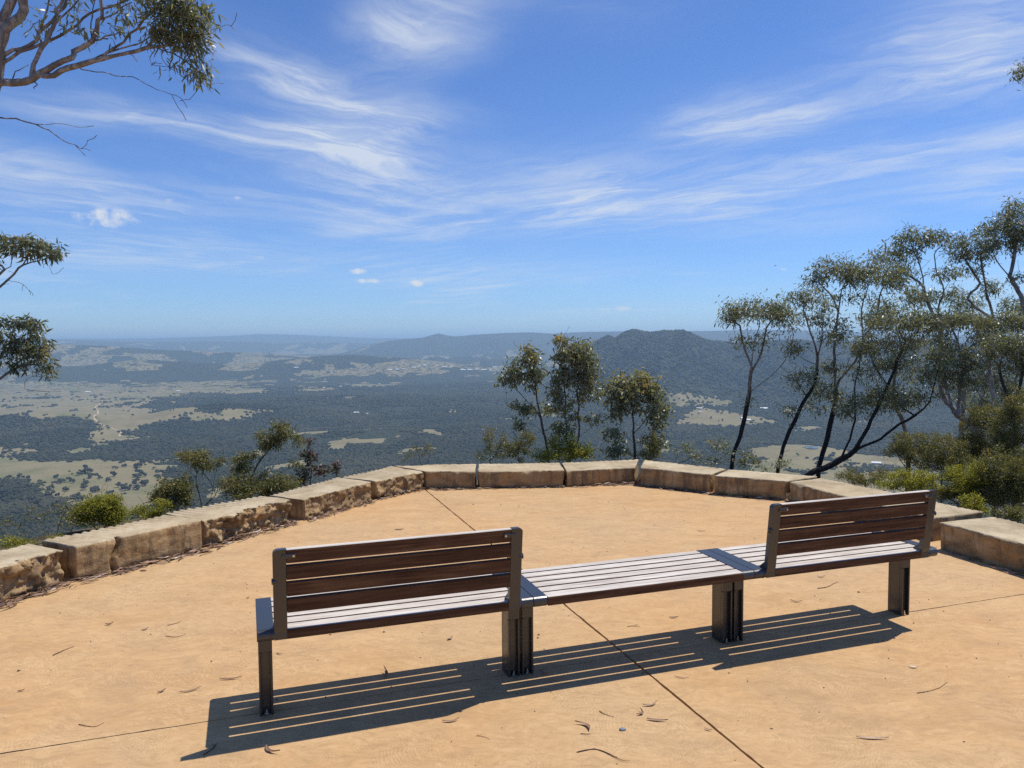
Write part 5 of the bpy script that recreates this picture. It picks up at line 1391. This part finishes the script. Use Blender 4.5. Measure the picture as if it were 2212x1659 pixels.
plant('gum_tree', 'gum standing off to the side whose two leafy branch ends reach over the valley', 'tree', None, 9.6,
      [[(-120, 1300), (-100, 1100), (-75, 850), (-60, 700), (-30, 645), (0, 620), (30, 591), (49, 572), (85, 563)], [(-30, 645), (0, 597), (21, 574), (30, 550)], [(-75, 850), (-40, 810), (0, 775), (13, 743), (25, 726)], [(-80, 880), (-40, 840), (0, 817), (25, 800), (59, 787), (90, 790)], [(13, 743), (45, 735), (70, 730)], [(49, 572), (60, 548)]],
      [(95, 537, 34, 17), (35, 528, 36, 18), (122, 553, 13, 12), (64, 526, 26, 14), (34, 696, 42, 16), (74, 712, 18, 17), (66, 748, 34, 26), (85, 770, 20, 18), (102, 797, 16, 15), (26, 750, 28, 26, 0, .8), (34, 790, 26, 16, 0, .6), (-40, 540, 40, 40), (-50, 720, 50, 50)],
      GUM, BARK, 0.09, leaf=0.088, ratio=0.24, per=11, dens=24, spread=0.09, droop=0.8, tipr=0.0028, seed=372, step=0.09,
      twigs=[([(15, 607), (35, 609), (49, 614), (62, 626), (72, 639)], 0.003, 0.001), ([(49, 614), (48, 628)], 0.0015, 0.001), ([(62, 626), (66, 637)], 0.0015, 0.001), ([(59, 787), (68, 800), (72, 815)], 0.002, 0.001)])

# ------------------------------------------------------------------ dry grass tuft in the kerb joint
STRAW = simple_mat('dry_grass', (0.30, 0.22, 0.10), 0.8, 0, 0.2)
def blades(center, n, hgt, spread, rng):
    V, F = [], []
    for _ in range(n):
        a = rng.uniform(0, 6.28); d = np.array([math.cos(a), math.sin(a), 0]); sd = np.array([-d[1], d[0], 0]) * 0.002
        h = hgt * rng.uniform(0.5, 1.1); lean = rng.uniform(0.1, 0.8) * h
        b = rng.normal(0, spread, 3) * np.array([1, 1, 0])
        i = len(V)
        V += [b - sd, b + sd, b + d * lean * 0.3 + sd * 0.8 + [0, 0, h * 0.6], b + d * lean * 0.3 - sd * 0.8 + [0, 0, h * 0.6], b + d * lean + [0, 0, h]]
        F += [(i, i + 1, i + 2), (i, i + 2, i + 3), (i + 3, i + 2, i + 4)]
    return big_mesh('grass_tuft', V, F, 3, [STRAW])
rg = np.random.default_rng(8)
gc = ground(1384, 1041)
tag(link('grass_tuft', blades(gc, 46, 0.13, 0.025, rg), loc=gc), 'dry grass tuft growing in the kerb joint by the notched stone', 'grass tuft')
gc = ground(1316, 1046)
tag(link('grass_tuft', blades(gc, 20, 0.09, 0.02, rg), loc=gc), 'small dry grass tuft at the foot of the notched stone', 'grass tuft')

# ------------------------------------------------------------------ litter
LITM, n = new_mat('dead_leaf')
ti = n.new('ShaderNodeAttribute', attribute_name='tint').outputs['Fac']
c = n.ramp(ti, [(0.0, (0.055, 0.032, 0.022)), (0.3, (0.17, 0.095, 0.06)), (0.6, (0.33, 0.20, 0.125)), (0.85, (0.46, 0.33, 0.22)), (1.0, (0.66, 0.56, 0.44))])
p = principled(n, Base_Color=c, Roughness=0.55); p.inputs['Specular IOR Level'].default_value = 0.35
finish(n, p.outputs[0])
def dead_leaf_mesh(L, W, bend, cup, seed, tint):
    rs = np.random.default_rng(seed); n = 12
    V = []
    for i in range(n + 1):
        t = i / n; x = (t - 0.5) * L
        w = W * (math.sin(math.pi * min(1, t * 1.02 + 0.02)) ** 0.8) * (1 - 0.35 * t) + 0.0006
        y = bend * L * (4 * (t - 0.5) ** 2)
        zc = 0.0035 + cup * L * (abs(t - 0.5) * 2) ** 1.6 * (1 if t > 0.5 else 0.4)
        V += [(x, y - w, zc + W * 0.5), (x, y, zc), (x, y + w, zc + W * 0.6)]
    F = []
    for i in range(n):
        for k in range(2):
            a = i * 3 + k
            F.append((a, a + 3, a + 4, a + 1))
    me = big_mesh('fallen_leaf', V, F, 4, [LITM], True)
    fattr(me, 'tint', np.clip(tint + rs.normal(0, 0.04, len(V)), 0, 1))
    return me
def twig_mesh(pts, r, tint, name='fallen_twig', fork=None):
    rs = np.random.default_rng(int(abs(pts[0][0]) * 1e4) % 9999)
    S = Skeleton(rs, 0.015)
    S.limb(pts, r, r * 0.4, jit=0.0012)
    if fork is not None: S.limb(fork, r * 0.7, r * 0.3, jit=0.001)
    me = S.mesh(name, S.radii(r * 0.3, 2.2, r), [LITM])
    fattr(me, 'tint', np.full(len(me.vertices), tint))
    return me
LEAVES = [  # px, py, length, width, bend, cup, tint, turn, label
    (1266, 1568, 0.085, 0.009, 0.28, 0.10, 0.52, 2.3, 'large curled brown leaf lying beside the grey chip'),
    (1387, 1543, 0.050, 0.007, 0.35, 0.20, 0.40, 1.1, 'tightly curled dark leaf among the cluster near the slab joint'),
    (1407, 1525, 0.075, 0.006, 0.20, 0.12, 0.50, 0.35, 'curved leaf with upturned tip at the back of the leaf cluster'),
    (1420, 1558, 0.090, 0.007, 0.06, 0.04, 0.50, -0.2, 'long flat leaf at the front of the leaf cluster'),
    (581, 1624, 0.095, 0.008, 0.22, 0.10, 0.40, -0.7, 'arched purple brown leaf just outside the bench shadow'),
    (498, 1468, 0.105, 0.005, 0.06, 0.06, 0.30, 0.15, 'dark narrow leaf on open paving beside the free bench leg'),
    (412, 1494, 0.095, 0.005, 0.14, 0.06, 0.35, 0.55, 'narrow bent leaf further out from the bench end'),
    (350, 1495, 0.040, 0.006, 0.1, 0.15, 0.35, 0.9, 'small folded leaf next to the narrow bent leaf'),
    (45, 1494, 0.030, 0.005, 0.1, 0.1, 0.25, 0.3, 'tiny dark leaf far out on the open paving'),
    (835, 1458, 0.075, 0.010, 0.2, 0.35, 0.62, 1.7, 'pale leaf standing on edge in the bench shadow'),
    (973, 1381, 0.045, 0.009, 0.1, 0.1, 0.58, 1.0, 'small tan leaf under the bench between its legs'),
    (975, 1560, 0.075, 0.006, 0.16, 0.08, 0.50, 0.25, 'slim tan leaf in front of the bench shadow'),
    (862, 1145, 0.075, 0.008, 0.05, 0.06, 0.25, 0.1, 'dark leaf on the paving just beyond the backrest'),
    (602, 1414, 0.045, 0.003, 0.2, 0.05, 0.15, -0.5, 'thin dark leaf sliver seen under the bench'),
    (1175, 1457, 0.060, 0.008, 0.1, 0.2, 0.60, -0.8, 'pale leaf caught in a sun stripe by the double legs'),
    (1720, 1301, 0.070, 0.006, 0.25, 0.1, 0.60, -0.4, 'curved pale leaf behind the second bench joint'),
    (1456, 1335, 0.055, 0.006, 0.05, 0.05, 0.15, 0.1, 'dark leaf under the backless bench'),
    (1886, 1597, 0.130, 0.006, 0.05, 0.03, 0.78, -0.1, 'long pale strip of leaf on the open paving beyond the slab joint'),
    (1974, 1443, 0.045, 0.007, 0.1, 0.05, 0.95, -0.1, 'small whitish leaf scrap near the curved twig'),
    (236, 1350, 0.045, 0.008, 0.1, 0.2, 0.30, 0.3, 'crumpled leaf on the paving inside the cracked kerb block'),
    (314, 1361, 0.040, 0.006, 0.1, 0.15, 0.45, 0.9, 'small brown leaf near the crumpled leaf'),
    (1774, 1247, 0.050, 0.008, 0.1, 0.1, 0.85, -0.3, 'pale leaf scrap below the seat of the end bench'),
    (1515, 1148, 0.065, 0.004, 0.05, 0.03, 0.30, 0.0, 'thin brown leaf on the paving behind the backless bench'),
    (1472, 1465, 0.07, 0.003, 0.1, 0.03, 0.40, -0.3, 'thin reddish leaf scrap beyond the slab joint'),
    (536, 1293, 0.02, 0.005, 0.1, 0.2, 0.2, 0.4, 'tiny dark leaf scrap beside the bench end plate'),
    (1530, 1578, 0.035, 0.004, 0.1, 0.1, 0.45, -0.5, 'short brown leaf scrap right beside the slab joint'),
    (1692, 1094, 0.06, 0.008, 0.1, 0.12, 0.35, 0.3, 'dark curled leaf near the clean edged kerb block')]
for k, (px, py, L, W, be, cu, ti_, rot_, lab) in enumerate(LEAVES):
    g_ = ground(px, py)
    tag(link('fallen_leaf', dead_leaf_mesh(L, W, be, cu, k, ti_), loc=(g_[0], g_[1], 0.0), rot=(0, 0, rot_)), lab, 'leaf', 'fallen leaves on the paving')
TWIGS = [
    ([(1205 + 90, 1537), (1304, 1543), (1327, 1550)], 0.0022, 0.25, None, 'short straight twig behind the large curled leaf'),
    ([(1246, 1626), (1275, 1620), (1292, 1620), (1315, 1630), (1334, 1638)], 0.0026, 0.2, [(1320, 1632), (1345, 1645), (1361, 1646)], 'forked arched twig on the paving beyond the grey chip'),
    ([(1981, 1498), (2005, 1494), (2030, 1486), (2047, 1474)], 0.0020, 0.2, None, 'thin curved twig on the open paving beyond the slab joint'),
    ([(1254, 1586), (1268, 1587), (1276, 1586)], 0.0020, 0.2, None, 'stubby twig below the large curled leaf'),
    ([(114, 1417), (136, 1407), (160, 1397)], 0.0030, 0.15, None, 'straight dark twig far out on the open paving'),
    ([(170, 1566), (190, 1570), (208, 1570), (225, 1562)], 0.0022, 0.22, None, 'curved thin twig close to the long slab joint'),
    ([(358, 1375), (378, 1377), (395, 1373), (402, 1370)], 0.0022, 0.35, None, 'thin bent twig out from the bench end plate'),
    ([(440, 1632), (455, 1622), (465, 1612), (470, 1606)], 0.0026, 0.1, [(462, 1614), (458, 1610)], 'dark twig lying in the shadow of the bench end'),
    ([(1766, 1272), (1786, 1269), (1800, 1262), (1811, 1258)], 0.0032, 0.28, None, 'reddish twig under the seat of the end bench'),
    ([(1355, 1354), (1370, 1353), (1383, 1354)], 0.0020, 0.3, [(1368, 1353), (1378, 1350)], 'small forked twig under the backless bench'),
    ([(2080, 1199), (2110, 1196), (2126, 1210), (2142, 1214)], 0.0050, 0.85, None, 'bent pale stick leaning by the chipped kerb block'),
    ([(362, 1352), (378, 1348), (392, 1342)], 0.0024, 0.3, None, 'slim twig between the bent twig and the kerb litter'),
    ([(1030, 1590), (1047, 1593), (1058, 1598)], 0.0014, 0.25, None, 'hair thin twig in front of the bench shadow')]
for pts, r_, ti_, fk, lab in TWIGS:
    P = [ground(x, y) + np.array([0, 0, r_ + 0.001]) for x, y in pts]
    o0 = P[0].copy(); o0[2] = 0
    FK = [ground(x, y) - o0 + np.array([0, 0, r_ + 0.002]) for x, y in fk] if fk else None
    tag(link('fallen_twig', twig_mesh([q - o0 for q in P], r_, ti_, fork=FK), loc=o0), lab, 'twig', 'fallen twigs on the paving')
# grey chip of stone
CHIP = simple_mat('grey_chip', (0.20, 0.21, 0.23), 0.6)
bm = bmesh.new()
r_ = bmesh.ops.create_icosphere(bm, subdivisions=2, radius=0.013)
for v in bm.verts:
    h_ = math.sin(v.co.x * 300) * math.cos(v.co.y * 260)
    v.co = Vector((v.co.x * 1.25 + 0.001 * h_, v.co.y * (0.8 + 0.15 * h_), max(v.co.z * 0.55, -0.003)))
g_ = ground(1345, 1577)
tag(link('stone_chip', bm_mesh('stone_chip', bm, CHIP), loc=(g_[0], g_[1], 0.003)), 'small grey stone chip beside the large curled leaf', 'stone chip')
# bark, leaves and twigs gathered along the foot of the kerb
V, F, TN = [], [], []
rl = np.random.default_rng(77)
kerb = [((-3.60, 4.12), (-3.10, 5.22), 260, 0.060), ((-3.03, 5.27), (-2.48, 6.06), 200, 0.055), ((-2.50, 6.13), (-2.03, 6.94), 190, 0.055), ((-1.93, 7.03), (-1.46, 7.87), 120, 0.045), ((-1.43, 7.93), (-1.00, 8.50), 60, 0.035), ((-0.97, 8.51), (-0.41, 8.50), 70, 0.04), ((-0.385, 8.51), (0.575, 8.54), 50, 0.03), ((0.60, 8.56), (1.405, 8.755), 60, 0.035), ((1.05, 8.67), (1.42, 8.76), 60, 0.045), ((1.435, 8.60), (2.105, 8.14), 70, 0.035), ((2.135, 8.09), (2.775, 7.76), 40, 0.03), ((2.8, 7.745), (3.395, 6.15), 60, 0.04), ((3.325, 5.93), (3.93, 4.10), 50, 0.035)]
for a, b, n_, sp_ in kerb:
    a = np.array(a); b = np.array(b); L = np.linalg.norm(b - a); e = (b - a) / L
    nr = np.array([e[1], -e[0]])
    if nr @ (np.array([0.3, 4.5]) - a) < 0: nr = -nr
    for _ in range(int(n_ * 1.8)):
        t = rl.uniform(0, 1); off = abs(rl.normal(0, sp_)) + 0.008
        ang = math.atan2(e[1], e[0]) + rl.normal(0, 0.38)
        d = np.array([math.cos(ang), math.sin(ang), rl.normal(0, 0.08)])
        ln = rl.uniform(0.03, 0.13) * (0.6 if rl.random() < 0.5 else 1.1)
        wd = rl.uniform(0.0015, 0.0035) if rl.random() < 0.5 else rl.uniform(0.004, 0.010)
        c0 = np.append(a + e * L * t + nr * off, 0.006 + abs(rl.normal(0, 0.010)) * (1 - min(1, off / 0.12)))
        sd = np.array([-d[1], d[0], rl.normal(0, 0.5)]); sd /= np.linalg.norm(sd)
        bn = rl.normal(0, 0.12) * ln
        i = len(V)
        for tt, ww in ((-0.5, 0.35), (-0.15, 1.0), (0.2, 0.9), (0.5, 0.25)):
            cc = c0 + d * ln * tt + np.array([nr[0], nr[1], 0]) * bn * (tt * tt * 4)
            cc[2] = max(cc[2], 0.003)
            V += [cc + sd * wd * ww, cc - sd * wd * ww]
        for q in range(3): F.append((i + 2 * q, i + 2 * q + 1, i + 2 * q + 3, i + 2 * q + 2))
        TN += [rl.choice([0.1, 0.2, 0.3, 0.4, 0.6, 0.75, 0.95], p=[.2, .2, .18, .14, .13, .1, .05])] * 8
me = big_mesh('leaf_litter', V, F, 4, [LITM]); fattr(me, 'tint', np.clip(TN, 0, 1))
tag(link('leaf_litter', me), 'dry bark strips and leaves gathered along the foot of the kerb', 'leaf litter', kind='stuff')
# grit and crumbs scattered on the paving
V, F, TN = [], [], []
for _ in range(520):
    x = rl.uniform(-3.6, 3.8); y = rl.uniform(2.4, 8.3)
    if platform_dist(np.array(x), np.array(y)) > -1.2: continue
    s_ = rl.uniform(0.0015, 0.0055) * (2 if rl.random() < 0.06 else 1)
    i = len(V); a_ = rl.uniform(0, 6.28)
    for q in range(4): V.append((x + s_ * math.cos(a_ + q * 1.57) * rl.uniform(0.6, 1.6), y + s_ * math.sin(a_ + q * 1.57) * rl.uniform(.6, 1.4), 0.0012))
    V.append((x, y, 0.001 + s_ * 0.9))
    for q in range(4): F.append((i + q, i + (q + 1) % 4, i + 4))
    TN += [rl.choice([0.05, 0.15, 0.3, 0.9], p=[.35, .35, .2, .1])] * 5
me = big_mesh('grit', V, F, 3, [LITM]); fattr(me, 'tint', TN)
tag(link('grit', me), 'fine dark grit and crumbs scattered over the paving', 'grit', kind='stuff')

# ------------------------------------------------------------------ a bird far off against the sky
BIRD = simple_mat('bird_plumage', (0.02, 0.02, 0.022), 0.7)
bm = bmesh.new()
r_ = bmesh.ops.create_uvsphere(bm, u_segments=10, v_segments=8, radius=1.0)
for v in bm.verts: v.co = Vector((v.co.x * 0.22 * (1 - 0.3 * abs(v.co.x)), v.co.y * 0.06, v.co.z * 0.06))
for s_ in (-1, 1):
    q_ = [bm.verts.new(c_) for c_ in ((0.08, s_ * 0.04, 0.02), (-0.06, s_ * 0.04, 0.02), (-0.05, s_ * 0.25, 0.10), (0.06, s_ * 0.25, 0.10), (-0.10, s_ * 0.45, 0.06), (-0.03, s_ * 0.46, 0.06))]
    bm.faces.new((q_[0], q_[1], q_[2], q_[3])); bm.faces.new((q_[3], q_[2], q_[4], q_[5]))
q_ = [bm.verts.new(c_) for c_ in ((-0.18, 0.02, 0), (-0.18, -0.02, 0), (-0.32, -0.06, 0), (-0.32, 0.06, 0))]
bm.faces.new(q_)
tag(link('bird', bm_mesh('bird', bm, BIRD), loc=at(1675, 574, 140), rot=(0.2, 0, 0.5)), 'small dark bird flying far out against the sky', 'bird')

# ------------------------------------------------------------------ haze
HZ, n = new_mat('haze')
vp = n.new('ShaderNodeVolumePrincipled')
vp.inputs['Color'].default_value = (0.56, 0.79, 1.0, 1)
vp.inputs['Density'].default_value = 6.8e-5
vp.inputs['Anisotropy'].default_value = 0.25
n.new('ShaderNodeOutputMaterial', ins={1: vp.outputs[0]})
bm = bmesh.new()
bm_box(bm, (-47500, -47500, ZMIN - 1.5), (47500, 47500, max(ZMAX, 8.0) + 6))
tag(link('haze', bm_mesh('haze', bm, HZ)), 'thin blue haze filling the air over the valley', 'haze', kind='stuff')
